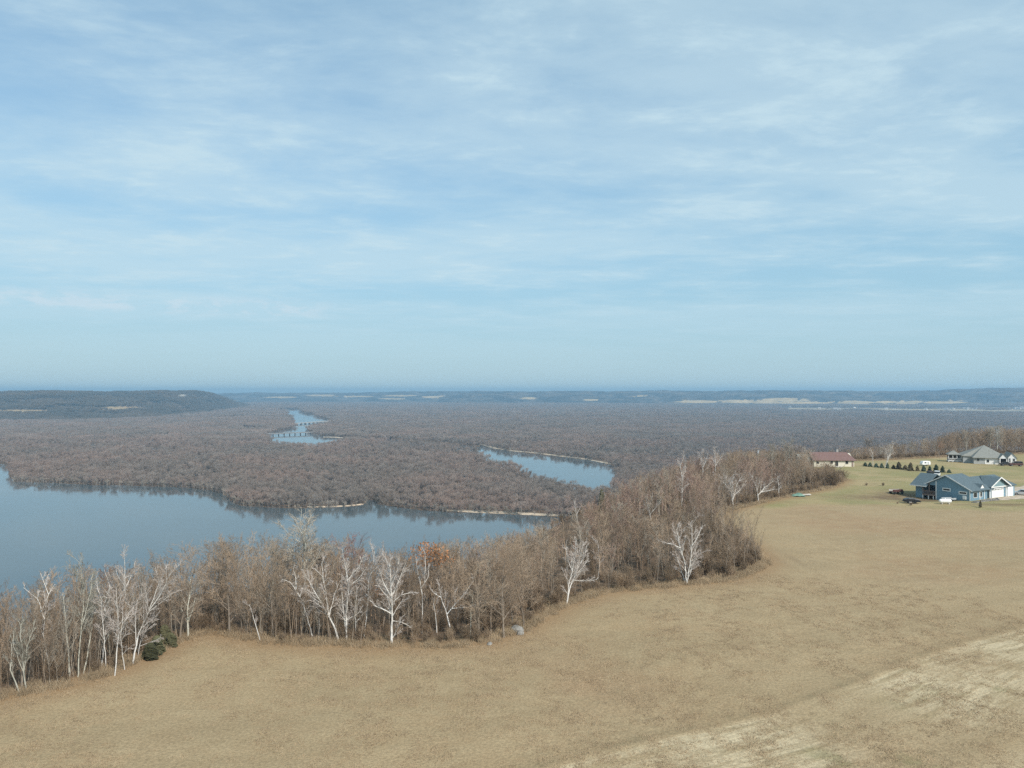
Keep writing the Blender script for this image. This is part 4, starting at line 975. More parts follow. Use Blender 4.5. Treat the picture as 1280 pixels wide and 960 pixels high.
# ---- blue house, long gable end towards the field
bz = H(*HC) + .05
bh = empty('blue_house', (*HC, bz), R(30), 'blue house with slate roof, open deck under its gable and white garage doors', 'house')
w = MB(); w.prism([(0,-2),(8.7,-2),(8.7,4.25),(6,5.72),(0,2.72)], 'x', 0, .25)                 # gable wall with solid part
w.box(.25, 0, -1, 7.6, .25, 2.7); w.box(.26, 8.45, -2, 7.6, 8.7, 2.7); w.box(7.4, .26, -1, 7.6, 8.44, 2.7)
w.poly([(0,8.701,2.9),(0,12,2.9),(0,8.701,4.24),(.25,8.701,2.9),(.25,12,2.9),(.25,8.701,4.24)], [(0,1,2),(5,4,3),(0,3,4,1),(1,4,5,2)])
w.build('wall', M['blue_siding'], bh)
w = MB(); w.box(7.61, 2.6, -1, 21, 2.85, 2.75); w.box(8.9, .25, -1, 20.9, .5, 2.8); w.box(8.9, .51, -1, 9.1, 2.59, 2.75); w.box(20.75, .51, -1, 21, 9.5, 2.75); w.box(7.61, 9.3, -1, 20.74, 9.5, 2.75)
w.build('garage_wall', M['blue_siding'], bh)
w = MB(); w.box(.4, 12.4, -2, 6.6, 12.6, 2.6); w.box(.4, 14.2, -2, 6.6, 14.4, 2.6); w.box(.4, 12.61, -2, .6, 14.19, 2.6); w.build('back_wall', M['blue_siding'], bh)
r = MB()
A0, A1, PK = -.45, 9.4, (6, 5.95)
r.slab([(A0,-.7,2.55),(A1,-.7,2.55),(A1-2.4,6,5.95),(A0,6,5.95)], .2); r.slab([(A0,6,5.951),(A1-2.4,6,5.951),(A1,12.7,2.55),(A0,12.7,2.55)], .2); r.slab([(A1,-.7,2.545),(A1,12.7,2.545),(A1-2.4,6,5.94)], .2)
main_roof = r.build('roof', M['slate_roof'], bh)
r = MB(); r.slab([(7.2,0,2.75),(21.6,0,2.75),(20.2,5,5.05),(7.0,5,5.05)], .2); r.slab([(7.0,5,5.051),(20.2,5,5.051),(21.6,10,2.75),(7.2,10,2.75)], .2); r.slab([(21.6,0,2.745),(21.6,10,2.745),(20.2,5,5.045)], .2)
r.build('garage_roof', M['slate_roof'], bh)
r = MB(); r.slab([(-1.3,10.5,2.6),(-1.3,15,2.6),(3.6,15,5.5),(3.6,10.5,5.5)], .2); r.slab([(3.6,10.5,5.501),(3.6,15,5.501),(8.4,15,2.6),(8.4,10.5,2.6)], .2); r.build('deck_roof', M['slate_roof'], bh)
r = MB(); r.slab([(8.1,-.75,2.95),(12.75,-.75,5.25),(12.75,4.6,5.25),(8.1,1.0,2.95)], .18); r.slab([(12.75,-.75,5.252),(17.4,-.75,2.95),(17.4,1.0,2.95),(12.75,4.6,5.252)], .18); r.build('front_gable_roof', M['slate_roof'], bh)
MB().prism([(8.7,2.86),(16.8,2.86),(12.75,4.95)], 'y', -.12, .24).build('front_gable', M['gable_green'], bh)
r = MB(); r.slab([(3.9,-.2,2.7),(5.2,-.2,3.9),(5.2,3.2,3.9),(3.9,2.0,2.7)], .14); r.slab([(5.2,-.2,3.902),(6.5,-.2,2.7),(6.5,2.0,2.7),(5.2,3.2,3.902)], .14); r.build('entry_roof', M['slate_roof'], bh)
MB().prism([(4.1,2.6),(6.3,2.6),(5.2,3.65)], 'y', -.15, .02).build('entry_gable', M['white_trim'], bh)
tr_ = MB()
def rake(mb, x0, x1, p, q_, t=.26): mb.prism([(p[0], p[1]), (q_[0], q_[1]), (q_[0], q_[1] - t), (p[0], p[1] - t)], 'x', x0, x1)
rake(tr_, A0 - .06, A0 - .003, (-.75,2.53), (6,5.96)); rake(tr_, A0 - .061, A0 - .004, (6,5.96), (12.75,2.53)); tr_.build('rake_board', M['white_trim'], bh)
t2 = MB(); t2.box(-1.36, 10.5, 2.4, -1.305, 15, 2.62); t2.box(-.05, -.06, -2, -.004, .2, 2.72); t2.box(-.05, 8.5, -2, -.004, 8.74, 4.1); t2.build('corner_board', M['white_trim'], bh)
t3 = MB(); t3.prism([(8.05,2.98),(12.75,5.3),(12.75,5.0),(8.05,2.68)], 'y', -.82, -.76); t3.prism([(12.751,5.3),(17.45,2.98),(17.45,2.68),(12.751,5.0)], 'y', -.82, -.76)
t3.box(8.5, -.14, 2.6, 17, -.121, 2.86); t3.build('rake_board', M['white_trim'], bh)
for x in (8.95, 16.5): MB().box(x, .1, -.9, x + .35, .248, 2.6).build('corner_board', M['white_trim'], bh)
window(bh, 5.9, 0, 2.15, 1.7, .42, 'y', -1, fw=.2); window(bh, 1.75, 0, 1.75, 1.7, .42, 'y', -1, fw=.2)
def garage_door(par, x0, x1, z0, z1, y, lights):
    g = MB(); g.box(x0, y - .05, z0, x1, y + .01, z1)
    d = g.build('garage_door', M['white_paint'], par)
    for i in range(1, 4): z = z0 + (z1 - z0) * i / 4; MB().box(x0, y - .058, z - .015, x1, y - .051, z + .015).build('panel_seam', M['grey_box'], d)
    if lights:
        p_ = MB(); n = lights
        for i in range(n): a = x0 + (x1 - x0) * (i + .2) / n; p_.box(a, y - .06, z1 - .45, a + (x1 - x0) * .6 / n, y - .051, z1 - .18)
        p_.build('pane', M['glass'], d)
garage_door(bh, 9.9, 15.5, -.1, 2.35, .19, 8); garage_door(bh, 17.3, 20.1, -.1, 2.35, .19, 0)
d = MB().box(7.75, 2.5, -.1, 8.75, 2.59, 2.1).build('front_door', M['white_trim'], bh); MB().box(8.02, 2.47, 1.0, 8.48, 2.499, 1.9).build('pane', M['glass'], d)
window(bh, 6.1, 2.6, 1.3, .9, 1.4); window(bh, 2.2, 0, 1.3, 1.5, 1.2); window(bh, 4.6, 0, 1.3, 1.2, 1.2)
for x in (4.15, 6.2): MB().box(x - .1, -.12, -1, x + .1, .0 - .02, 2.58).build('porch_post', M['white_trim'], bh)
dk = MB().box(-.2, 8.75, .15, 6, 12.3, .4).build('deck', M['wood_deck'], bh)
rl = MB(); rl.box(-.2, 8.75, 1.3, -.1, 12.3, 1.4); rl.box(-.2, 12.2, 1.3, 6, 12.3, 1.4)
for i in range(24): y = 8.8 + i * .148; rl.box(-.17, y, .41, -.13, y + .04, 1.3)
rl.build('railing', M['wood_deck'], dk)
for y in (9.3, 10.6, 12.1): MB().box(-.18, y - .09, -2.2, .02, y + .09, .14).build('post', M['white_trim'], dk)
for y in (10.4, 12.1): MB().box(-.18, y - .09, 1.41, .02, y + .09, 3.0 if y > 12 else 3.5).build('post', M['wood_deck'], dk)
window(bh, 4.2, 8.7, 1.6, 2.4, 2.0, 'x', 1); window(bh, 4.2, 8.7, -.9, 2.4, 1.6, 'x', 1)
MB().box(-.28, .9, .2, -.02, 1.7, 1.15).build('meter_box', M['white_paint'], bh); MB().box(-.5, 4.4, -.8, -.02, 5.1, .3).build('heat_pump', M['black'], bh)

def on(frame, U, V):  # house frame to world
    a = R(30); return (HC[0] + U * math.cos(a) - V * math.sin(a), HC[1] + U * math.sin(a) + V * math.cos(a))
# drive of gravel, laid on the ground
def drape(name, outline, mt, lift=.03, step=1.2, kind='structure'):
    o = np.array(outline); lo, hi = o.min(0), o.max(0); nx, ny = int((hi[0] - lo[0]) / step) + 2, int((hi[1] - lo[1]) / step) + 2
    X, Y = np.meshgrid(np.linspace(lo[0], hi[0], nx), np.linspace(lo[1], hi[1], ny)); X2 = X.ravel() + .2 * wob(X.ravel(), Y.ravel(), 7); _, ins = seg_dist(X2, Y.ravel(), outline)
    Z = height(X.ravel(), Y.ravel()) + lift; ii = np.arange(nx * ny).reshape(ny, nx); qd = np.stack([ii[:-1, :-1], ii[:-1, 1:], ii[1:, 1:], ii[1:, :-1]], -1).reshape(-1, 4)
    ob = link(name, mesh_np(name, np.stack([X.ravel(), Y.ravel(), Z], 1), qd[ins[qd].sum(1) >= 3]), mt); tag(ob, kind=kind); return ob
drape('driveway', [on(0, 3, 0.0), on(0, 8.5, -.1), on(0, 21.2, -.1), on(0, 22, 4), on(0, 34, 8), on(0, 60, 14), on(0, 60, 6), on(0, 36, -2), on(0, 24, -6), on(0, 8, -4), on(0, 2, -2.5)], M['gravel'])
rw = MB()
for i in range(26):
    x = 7.4 - i * .42; z = rnd.uniform(.25, .5); rw.box(x, -2.6 + rnd.uniform(-.1, .1) - i * .02, -.6, x + .40, -2.0 + rnd.uniform(-.1, .1), z * (1 - i * .01)); rw.box(x + rnd.uniform(0, .2), -2.9 - rnd.uniform(0, .1), -.6, x + .35, -2.61, z * .5)
o = rw.build('retaining_wall', M['stone'], None, None, .04); o.location = (*HC, bz); o.rotation_euler.z = R(30); tag(o, 'low stone retaining wall between the blue house and its drive', 'wall')

# ---- red-roofed house
x, y = (1017.5 - U0) / F * 277, 277; z = H(x, y)
rh = empty('cream_house', (x, y, z), R(-3), 'long low cream house under a red-brown roof at the wood edge', 'house')
MB().prism([(0,-1),(9,-1),(9,2.5),(4.5,4.6),(0,2.5)], 'x', 0, 14.2).build('wall', M['cream_siding'], rh)
MB().prism([(.1,2.4),(8.9,2.4),(4.5,4.5)], 'x', -.06, -.004).build('shaded_gable', M['grey_siding'], rh)  # dimness of the end turned from the sun, put in as grey
r = MB(); r.slab([(-.5,-.6,2.42),(14.9,-.6,2.42),(13.0,4.5,5.0),(-.5,4.5,5.0)], .18); r.slab([(-.5,4.5,5.001),(13.0,4.5,5.001),(14.9,9.6,2.42),(-.5,9.6,2.42)], .18); r.slab([(14.9,-.6,2.415),(14.9,9.6,2.415),(13.0,4.5,4.99)], .18)
rf = r.build('roof', M['red_roof'], rh); MB().box(9.8, 5.2, 3.6, 10.5, 5.9, 5.9).build('chimney', M['brick'], rf)
for cx, w_, h_ in ((1.3, .95, 1.1), (6.2, 1.0, 1.0), (11.6, 1.0, 1.1)): window(rh, cx, 0, 1.65, w_, h_, 'x', -1, 'cream_siding', .08)
window(rh, 8.0, 0, 1.2, 1.1, 1.8, 'x', -1, 'cream_siding', .08)
dd = MB().box(13.3, -.08, .1, 13.9, -.003, 2.0).build('door', M['wood_deck'], rh); MB().box(13.36, -.11, .95, 13.42, -.081, 1.05).build('handle', M['rim'], dd)
window(rh, 4.4, 0, 3.1, .6, .6, 'y', -1, 'grey_siding', .08)
st = MB(); st.box(7.2, -2.2, -.1, 9.6, -.02, .22); st.box(9.61, -1.6, -.1, 10.2, -.02, .1); st.build('step', M['concrete'], rh)
# wing at the left end, half hidden by the cottonwood
MB().prism([(1.5,-1),(8,-1),(8,2.2),(4.75,4.0),(1.5,2.2)], 'x', -4.2, -.51).build('side_wing', M['grey_siding'], rh)
r = MB(); r.slab([(-4.7,1.0,2.1),(-.515,1.0,2.1),(-.515,4.75,4.25),(-4.7,4.75,4.25)], .15); r.slab([(-4.7,4.75,4.251),(-.515,4.75,4.251),(-.515,8.5,2.1),(-4.7,8.5,2.1)], .15); r.build('side_roof', M['grey_roof'], rh)

# ---- hip-roofed house at the back
D3 = 290; x, y = (1217.3 - U0) / F * D3, D3; z = H(x, y)
hh = empty('hip_roof_house', (x, y, z), R(-20), 'large grey hip-roofed house with white gables beside the tall trees', 'house')
MB().box(0, 0, -1, 8.2, .25, 2.5).build('front_wall', M['grey_siding'], hh)
w = MB(); w.box(-.0, .251, -1, .25, 3.0, 2.5); w.box(-3.0, 3.0, -1, .0, 3.25, 2.9); w.box(-3.0, 3.251, -1, -2.75, 12, 2.9); w.box(-2.74, 11.75, -1, 11.0, 12, 2.5); w.box(10.8, 7.2, -1, 11.0, 11.74, 2.3); w.build('wall', M['grey_siding'], hh)
MB().box(3.6, -.08, -.5, 8.1, -.003, 2.3).build('pale_panel', M['white_trim'], hh)
r = MB(); ap = (4.6, 6.2, 6.75)
c4 = [(-.6,-.7,2.4),(11.6,-.7,2.4),(11.6,12.5,2.4),(-3.5,12.5,2.8),(-3.5,2.6,2.8),(-.6,2.6,2.6)]
for a, b_ in zip(c4, c4[1:] + c4[:1]): r.slab([a, b_, ap], .16)
rf = r.build('roof', M['grey_roof'], hh)
for cx in (1.4,): window(hh, cx, 0, 1.6, .7, .9, 'x', -1, 'grey_siding', .06)
window(hh, 4.6, -.08, 1.2, .8, 1.0, 'x', -1, 'white_trim', .06)
# small white-gabled porch over an opening whose shade is a black panel, then the garage gable
MB().prism([(8.0,2.3),(10.6,2.3),(9.3,3.9)], 'y', -1.4, -1.1).build('porch_gable', M['white_trim'], hh)
r = MB(); r.slab([(7.7,-1.6,2.25),(9.3,-1.6,4.15),(9.3,3.5,4.15),(7.7,1.5,2.25)], .12); r.slab([(9.3,-1.6,4.151),(10.9,-1.6,2.25),(10.9,1.5,2.25),(9.3,3.5,4.151)], .12); r.build('porch_roof', M['grey_roof'], hh)
for xx in (8.1, 10.25): MB().box(xx, -1.38, -.8, xx + .3, -1.12, 2.28).build('porch_post', M['white_trim'], hh)
MB().box(8.25, -.1, -.5, 10.4, .2, 2.25).build('opening_shade', M['black'], hh); MB().box(8.5, -.7, -.6, 9.4, -.12, .8).build('stored_cover', M['maroon'], hh)
w = MB(); w.prism([(10.9,-1),(13.6,-1),(13.6,2.7),(12.25,4.3),(10.9,2.7)], 'y', -.9, 7); w.build('garage_wing', M['white_trim'], hh)
r = MB(); r.slab([(10.6,-1.2,2.45),(12.25,-1.2,4.5),(12.25,7.3,4.5),(10.6,7.3,2.45)], .12); r.slab([(12.25,-1.2,4.501),(13.9,-1.2,2.45),(13.9,7.3,2.45),(12.25,7.3,4.501)], .12); r.build('garage_roof', M['grey_roof'], hh)
window(hh, 11.5, -.9, 1.7, .4, 1.5); window(hh, 12.8, -.9, 1.9, .6, 1.0)
# porch pavilion
pv = MB(); P4 = [(-8,4.5,3.0),(-3.5,4.5,3.0),(-3.5,9,3.0),(-8,9,3.0)]
for a, b_ in zip(P4, P4[1:] + P4[:1]): pv.slab([a, b_, (-5.7,6.7,4.5)], .14)
pv.build('deck_roof', M['grey_roof'], hh)
dk = MB().box(-7.7, 4.7, .35, -3.05, 8.8, .6).build('deck', M['white_trim'], hh)
rl = MB(); rl.box(-7.7, 4.7, 1.4, -3.05, 4.8, 1.52); rl.box(-7.7, 4.81, 1.4, -7.6, 8.8, 1.52)
for i in range(23): rl.box(-7.65 + i * .2, 4.72, .61, -7.6 + i * .2, 4.78, 1.4)
rl.build('railing', M['white_trim'], dk)
for xx in (-7.65, -6.2, -4.8, -3.35): MB().box(xx, 4.72, -1.5, xx + .18, 4.9, .34).build('post', M['white_trim'], dk); MB().box(xx, 4.82, 1.53, xx + .16, 4.98, 2.84).build('post', M['white_trim'], dk)
MB().box(-7.4, 8.5, .61, -3.2, 8.7, 2.7).build('dark_screen', M['glass'], dk)
drape('driveway', [(x + 8, y - 1.6), (x + 18, y - 1.2), (x + 40, y + 4), (x + 40, y - 2), (x + 18, y - 5), (x + 9, y - 4)], M['gravel'])

# ------------------------------------------------------------------ vehicles and yard things
def car(u, D, rz, paint, label, kind_='sedan', z=None, name='parked_car', cat='car'):
    x = (u - U0) / F * D; z = H(x, D) if z is None else z
    root = empty(name, (x, D, z), R(rz), label, cat)
    if kind_ == 'sedan':
        body = [(-2.2,.35),(-2.25,.75),(-2.1,.92),(-1.2,.98),(.9,.98),(2.0,.85),(2.2,.65),(2.2,.35)]; cab = [(-1.55,.98),(-1.0,1.42),(.35,1.44),(1.15,.98)]
    elif kind_ == 'suv':
        body = [(-2.3,.4),(-2.35,.9),(-2.25,1.1),(1.1,1.1),(2.1,1.0),(2.3,.8),(2.3,.4)]; cab = [(-2.2,1.1),(-2.0,1.72),(.3,1.75),(1.15,1.1)]
    else:
        body = [(-2.6,.45),(-2.65,1.0),(.2,1.0),(1.3,1.05),(2.3,1.0),(2.5,.8),(2.5,.45)]; cab = [(-.4,1.0),(-.3,1.75),(.9,1.78),(1.6,1.05)]
    MB().prism(body, 'y', -.88, .88).build('body', M[paint], root, bevel=.08)
    MB().prism(cab, 'y', -.76, .76).build('cabin', M['glass'], root, bevel=.05)
    rx0, rx1, rz_ = cab[1][0], cab[2][0], cab[1][1]
    MB().box(rx0 - .02, -.72, rz_ - .01, rx1 + .02, .72, rz_ + .05).build('roof', M[paint], root, bevel=.03)
    for sx in (-1.4, 1.4):
        for sy in (-.82, .82):
            w_ = empty('wheel', (sx, sy, .33)); w_.parent = root
            MB().lathe([(.2,-.1),(.33,-.1),(.33,.1),(.2,.1)], 'y', 18).build('tyre', M['tyre'], w_); MB().lathe([(.19,-.105),(.19,.105)], 'y', 12).build('rim', M['rim'], w_)
    for sy in (-.6, .6): MB().box(2.16, sy - .18, .62, 2.27 if kind_ != 'pickup' else 2.53, sy + .18, .78).build('headlight', M['lamp'], root)
    return root
car(1278.5, 203, 150, 'silver', 'silver car parked on the drive at the edge of the blue house', 'sedan')
car(1258, 282, -14, 'black', 'black car parked before the white garage gable of the hip-roofed house', 'sedan')
car(1269.5, 281, 165, 'maroon', 'dark red car parked next to the black one by the tall trees', 'suv')
car(1161.5, 244, 12, 'maroon', 'maroon pickup parked behind the blue house roof', 'pickup', name='pickup_truck', cat='truck')
car(1171.5, 245, 60, 'white_paint', 'white car parked behind the blue house beside a maroon pickup', 'suv')
# white camper behind the evergreens
x, y = (1156.5 - U0) / F * 282, 282
cp = empty('camper_trailer', (x, y, H(x, y)), R(8), 'white camper trailer behind the row of evergreens', 'trailer'); cp.scale = (.78, .78, .72)
MB().prism([(-2.1,.5),(-2.2,1.2),(-1.7,2.3),(1.7,2.35),(2.1,1.9),(2.1,.5)], 'y', -1, 1).build('body', M['white_paint'], cp, bevel=.12)
for sy in (-.95, .95): MB().lathe([(.15,-.09),(.32,-.09),(.32,.09),(.15,.09)], 'y', 14, (0, sy, .32)).build('wheel', M['tyre'], cp)
window(cp, -.6, -1, 1.6, .8, .5, 'x', -1, 'grey_box', .05); MB().box(.5, -1.03, .6, 1.1, -1.003, 2.0).build('door', M['grey_box'], cp); MB().bar((2.1,0,.55),(3.0,0,.5),.05).build('hitch', M['black'], cp)
# propane tank
x, y, z = hit(1181.5, 630.2)
pt = empty('propane_tank', (x, y, z), R(-6), 'white propane tank lying before the blue gable wall', 'tank')
MB().lathe([(.02,-1.45),(.25,-1.4),(.42,-1.25),(.48,-1.05),(.48,1.05),(.42,1.25),(.25,1.4),(.02,1.45)], 'x', 20, (0,0,.75)).build('shell', M['white_paint'], pt)
MB().lathe([(.16,1.2),(.16,1.42),(.02,1.46)], 'z', 14).build('dome_cap', M['white_paint'], pt)
for sx in (-.8, .8): MB().box(sx - .12, -.32, -.1, sx + .12, .32, .4).build('leg', M['concrete'], pt)
# pale boat-shaped trailer behind the tank
x, y, z = hit(1186, 626.5)
bt = empty('utility_trailer', (x, y, z), R(14), 'low pale grey flatbed trailer between the propane tank and the gable wall', 'trailer')
MB().box(-1.5, -.8, .45, 1.5, .8, .6).build('bed', M['grey_box'], bt)
sr = MB(); sr.box(-1.5,-.8,.61,1.5,-.72,.85); sr.box(-1.5,.72,.61,1.5,.8,.85); sr.build('side_rail', M['grey_box'], bt)
for sy in (-.9, .9): MB().lathe([(.12,-.08),(.3,-.08),(.3,.08),(.12,.08)], 'y', 14, (0, sy, .3)).build('wheel', M['tyre'], bt)
MB().bar((1.5,0,.5),(2.5,0,.4),.05).build('hitch', M['black'], bt)
# black equipment trailer under the deck end
x, y, z = hit(1139.5, 629.2)
bk = empty('black_trailer', (x, y, z), R(-8), 'long black covered trailer parked beyond the deck of the blue house', 'trailer')
MB().box(-1.9, -.9, .4, 1.9, .9, .55).build('bed', M['black'], bk)
MB().prism([(-1.8,.56),(-1.75,1.0),(-.9,1.3),(.6,1.22),(1.7,.95),(1.8,.56)], 'y', -.8, .8).build('cover', M['black'], bk, bevel=.1)
for sx in (-.45, .45):
    for sy in (-.98, .98): MB().lathe([(.12,-.09),(.33,-.09),(.33,.09),(.12,.09)], 'y', 14, (sx, sy, .33)).build('wheel', M['tyre'], bk)
MB().bar((-1.9,0,.48),(-3.0,0,.42),.06).build('hitch', M['black'], bk)
x, y, z = hit(1138, 630.6)
wb = empty('white_bucket', (x, y, z), 0, 'small white bucket on the grass before the black trailer', 'bucket')
MB().lathe([(.22,0),(.3,.55),(.31,.58),(.02,.585)], 'z', 14).build('body', M['white_paint'], wb); MB().bar((-.3,0,.5),(.3,0,.62),.012).build('handle', M['rim'], wb)
# old red farm wagon
x, y, z = hit(1120.5, 617.5)
fw = empty('farm_wagon', (x, y, z), R(10), 'old dark red farm wagon with pale boards standing on the bare ground', 'wagon')
MB().box(-1.6, -.8, .6, 1.6, .8, .72).build('bed', M['maroon'], fw); MB().prism([(-1.6,.73),(-1.7,1.25),(1.2,1.35),(1.6,.73)], 'y', -.85, -.78).build('side_board', M['maroon'], fw); MB().prism([(-1.6,.73),(-1.7,1.2),(1.4,1.2),(1.6,.73)], 'y', .78, .85).build('side_board', M['concrete'], fw)
MB().box(.2, -.76, .73, 1.4, .76, 1.05).build('load', M['concrete'], fw)
for sx in (-1.1, 1.1):
    for sy in (-.9, .9): MB().lathe([(.1,-.07),(.36,-.07),(.36,.07),(.1,.07)], 'y', 14, (sx, sy, .36)).build('wheel', M['tyre'], fw)
MB().bar((-1.6,0,.6),(-3.0,0,.35),.05).build('tongue', M['black'], fw)
# green tarpaulin pile and boards by the brush mound
x, y, z = hit(997, 620.5)
gp = MB(); n = 13
for j in range(7):
    for i in range(n):
        a, b_ = (i / (n - 1) - .5) * 3.6, (j / 6 - .5) * 2.2; gp.v.append((a, b_, max(0, (1 - (2 * a / 3.7) ** 2) * (1 - (2 * b_ / 2.4) ** 2)) ** .6 * (.85 + .18 * math.sin(a * 3 + b_ * 2)) - .05))
gp.f = [(j * n + i, j * n + i + 1, (j + 1) * n + i + 1, (j + 1) * n + i) for j in range(6) for i in range(n - 1)]
gp.build('tarp', M['green_tarp']); o = bpy.data.objects['tarp']; o.name = 'covered_pile'; o.location = (x, y, z); tag(o, 'pile under a green tarpaulin at the foot of the brush mound', 'pile'); o.data.shade_smooth()
x, y, z = hit(1006.5, 619.5)
lp = MB()
for i in range(9): a = rnd.uniform(-.25, .25); yy = rnd.uniform(-.6, .6); zz = .1 + .1 * (i // 3); lp.bar((-1.3, yy - a, zz), (1.3, yy + a, zz + .05), .09, 6)
o = lp.build('log_pile', M['concrete']); o.location = (x, y, z); tag(o, 'pale pile of boards and logs beside the green tarpaulin', 'pile')
# boulders at the field corner
for u, v, s_, lb in ((646,790,.75,'large pale boulder at the wood corner'), (650,793,.5,'smaller pale boulder leaning on the large one'), (612,806,.3,'single white stone at the field edge')):
    x, y, z = hit(u, v); mb = MB(); pr_ = [(.05,-.3),(.7,-.25),(1,.15),(.9,.55),(.5,.85),(.05,.95)]; mb.lathe(pr_, 'z', 9); rg2 = random.Random(int(u)); mb.v = [(a * s_ * rg2.uniform(.8, 1.2), b_ * s_ * rg2.uniform(.8, 1.2), c_ * s_ * rg2.uniform(.85, 1.1)) for a, b_, c_ in mb.v]
    o = mb.build('boulder', M['stone'], None, (x, y, z), .05); tag(o, lb, 'rock')
# utility pole
D = 232; x = (946 - U0) / F * D; z = H(x, D); tz = CH - (559 - V0) / F * D - z
up = empty('utility_pole', (x, D, z), R(20), 'wooden utility pole with a grey transformer standing in the wood', 'pole')
MB().bar((0,0,-.3),(0,0,tz),.17,10,.12).build('shaft', M['pole_wood'], up)
ca_ = MB().box(-1.1, -.07, tz - .5, 1.1, .07, tz - .34).build('crossarm', M['pole_wood'], up)
for xx in (-.95, -.35, .35, .95): MB().lathe([(.05,tz-.33),(.07,tz-.2),(.04,tz-.1)], 'z', 8, (xx, 0, 0)).build('insulator', M['grey_box'], ca_)
MB().lathe([(.05,tz-1.9),(.26,tz-1.85),(.26,tz-1.0),(.05,tz-.95)], 'z', 12, (.38, 0, 0)).build('transformer', M['grey_box'], up)
# ------------------------------------------------------------------ light, sky, air, camera
SUN_AZ, SUN_EL = 146, 40                       # azimuth clockwise from the view direction
sv = Vector((math.sin(R(SUN_AZ)) * math.cos(R(SUN_EL)), math.cos(R(SUN_AZ)) * math.cos(R(SUN_EL)), math.sin(R(SUN_EL))))
sl = bpy.data.lights.new('sun', 'SUN'); sl.energy = 3.5; sl.angle = R(.8); sl.color = (1, .95, .88)
so = bpy.data.objects.new('sun', sl); COL.objects.link(so); so.rotation_euler = sv.to_track_quat('Z', 'Y').to_euler(); so.location = (0, 0, 300)

w = bpy.data.worlds.new('World'); scene.world = w; w.use_nodes = True
t = NT(w.node_tree); bg = t.n['Background']
sky = t.new('ShaderNodeTexSky', sky_type='NISHITA'); sky.sun_disc = False; sky.sun_elevation = R(SUN_EL); sky.sun_rotation = R(SUN_AZ)
sky.altitude = 250; sky.air_density = 1.0; sky.dust_density = 1.0; sky.ozone_density = 2.0
dr = t.new('ShaderNodeTexCoord').outputs['Generated']
sp = t.new('ShaderNodeSeparateXYZ'); t.put(sp.inputs[0], dr); x, y, z = sp.outputs
zc = t.math('ADD', t.math('MAXIMUM', z, 0), .055)
cx, cy = t.math('DIVIDE', x, zc), t.math('DIVIDE', y, zc)
v1 = t.xyz(cx, cy, 0)
vs = t.xyz(t.math('ADD', t.math('MULTIPLY', cx, .62), t.math('MULTIPLY', cy, .30)), t.math('ADD', t.math('MULTIPLY', cy, 1.0), t.math('MULTIPLY', cx, -.22)), 3.7)
a = t.noise(vs, .50, 9, .60, .25)              # broad thin veils
b2 = t.noise(t.xyz(t.math('MULTIPLY', cx, .8), t.math('MULTIPLY', cy, 1.1), 9.1), 2.2, 8, .62, .3)   # ripples inside them
d2 = t.noise(t.xyz(cx, t.math('MULTIPLY', cy, 1.3), 1.2), 7.0, 6, .6, .3)
veil = t.ramp(t.math('ADD', a, t.math('MULTIPLY', t.math('SUBTRACT', b2, .5), .34)), .36, .60)
fine = t.ramp(t.math('ADD', b2, t.math('MULTIPLY', t.math('SUBTRACT', d2, .5), .5)), .48, .72)
cov = t.math('MULTIPLY', veil, t.math('ADD', .58, t.math('MULTIPLY', fine, .30)), clamp=True)
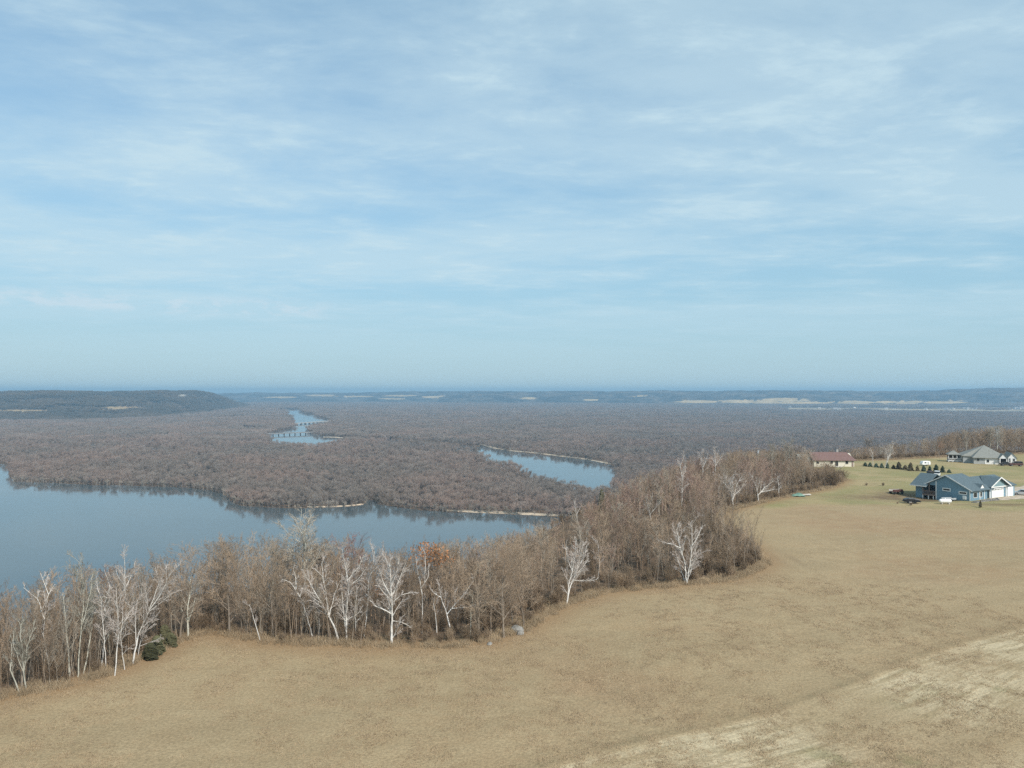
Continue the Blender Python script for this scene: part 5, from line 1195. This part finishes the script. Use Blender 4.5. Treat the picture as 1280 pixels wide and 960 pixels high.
# a low line of small clouds over the left of the valley
el = t.math('ARCTAN2', z, t.math('SQRT', t.math('ADD', t.math('MULTIPLY', x, x), t.math('MULTIPLY', y, y))))
az = t.math('ARCTAN2', x, y)
pv = t.xyz(t.math('MULTIPLY', az, 26), t.math('MULTIPLY', el, 75), 2.2)
pn = t.noise(pv, 1.0, 7, .62)
lay = t.math('MULTIPLY', t.ramp(el, .088, .100), t.ramp(el, .104, .122, 1, 0))
lay = t.math('MULTIPLY', lay, t.ramp(az, -.18, -.30))
puff = t.math('MULTIPLY', lay, t.ramp(pn, .44, .62), clamp=True)
# veils dissolve into the haze low down
thin = t.ramp(el, .0, .40, .90, .50)             # thin high veil, thickest towards the horizon
cov = t.math('MULTIPLY', cov, t.ramp(el, .03, .16, .12, 1))
cloud = (3.65, 4.75, 5.3, 1)
col = t.mix(cov, t.mix(thin, sky.outputs[0], t.mix(t.ramp(el, .0, .16, 1, 0), (2.15, 3.72, 4.62, 1), (2.75, 3.95, 4.5, 1))), cloud)
col = t.mix(t.math('MULTIPLY', puff, .55), col, (4.1, 4.8, 5.3, 1))
t.put(bg.inputs['Color'], col); bg.inputs['Strength'].default_value = .13

hz = MB().box(-15700, -15700, WZ - 1.6, 15700, 15700, 88).build('haze', None)
m = bpy.data.materials.new('haze'); m.use_nodes = True; t = NT(m.node_tree); t.n.remove(t.n['Principled BSDF'])
pvn = t.new('ShaderNodeVolumePrincipled'); pvn.inputs['Color'].default_value = (.48, .77, 1.0, 1); pvn.inputs['Density'].default_value = 1.25e-4; pvn.inputs['Anisotropy'].default_value = .15
t.l.new(pvn.outputs[0], t.n['Material Output'].inputs['Volume']); hz.data.materials.append(m); tag(hz, 'pale blue air haze over the valley', kind='stuff')

cam = bpy.data.cameras.new('camera'); cam.sensor_width = 36; cam.lens = 36 * F / 1280; cam.shift_y = (V0 - 480) / 1280
cam.clip_start = .5; cam.clip_end = 60000
co = bpy.data.objects.new('camera', cam); COL.objects.link(co); co.location = (0, 0, CH); co.rotation_euler = (R(90), 0, 0); scene.camera = co
vs_ = scene.view_settings; vs_.view_transform = 'Standard'; vs_.look = 'None'; vs_.exposure = .3; vs_.gamma = 1
scene.cycles.use_denoising = DENOISE; scene.cycles.use_adaptive_sampling = False; scene.cycles.sample_clamp_indirect = 3; scene.cycles.sample_clamp_direct = 6; scene.cycles.max_bounces = 6; scene.cycles.diffuse_bounces = 2; scene.cycles.glossy_bounces = 2; scene.cycles.volume_bounces = 0
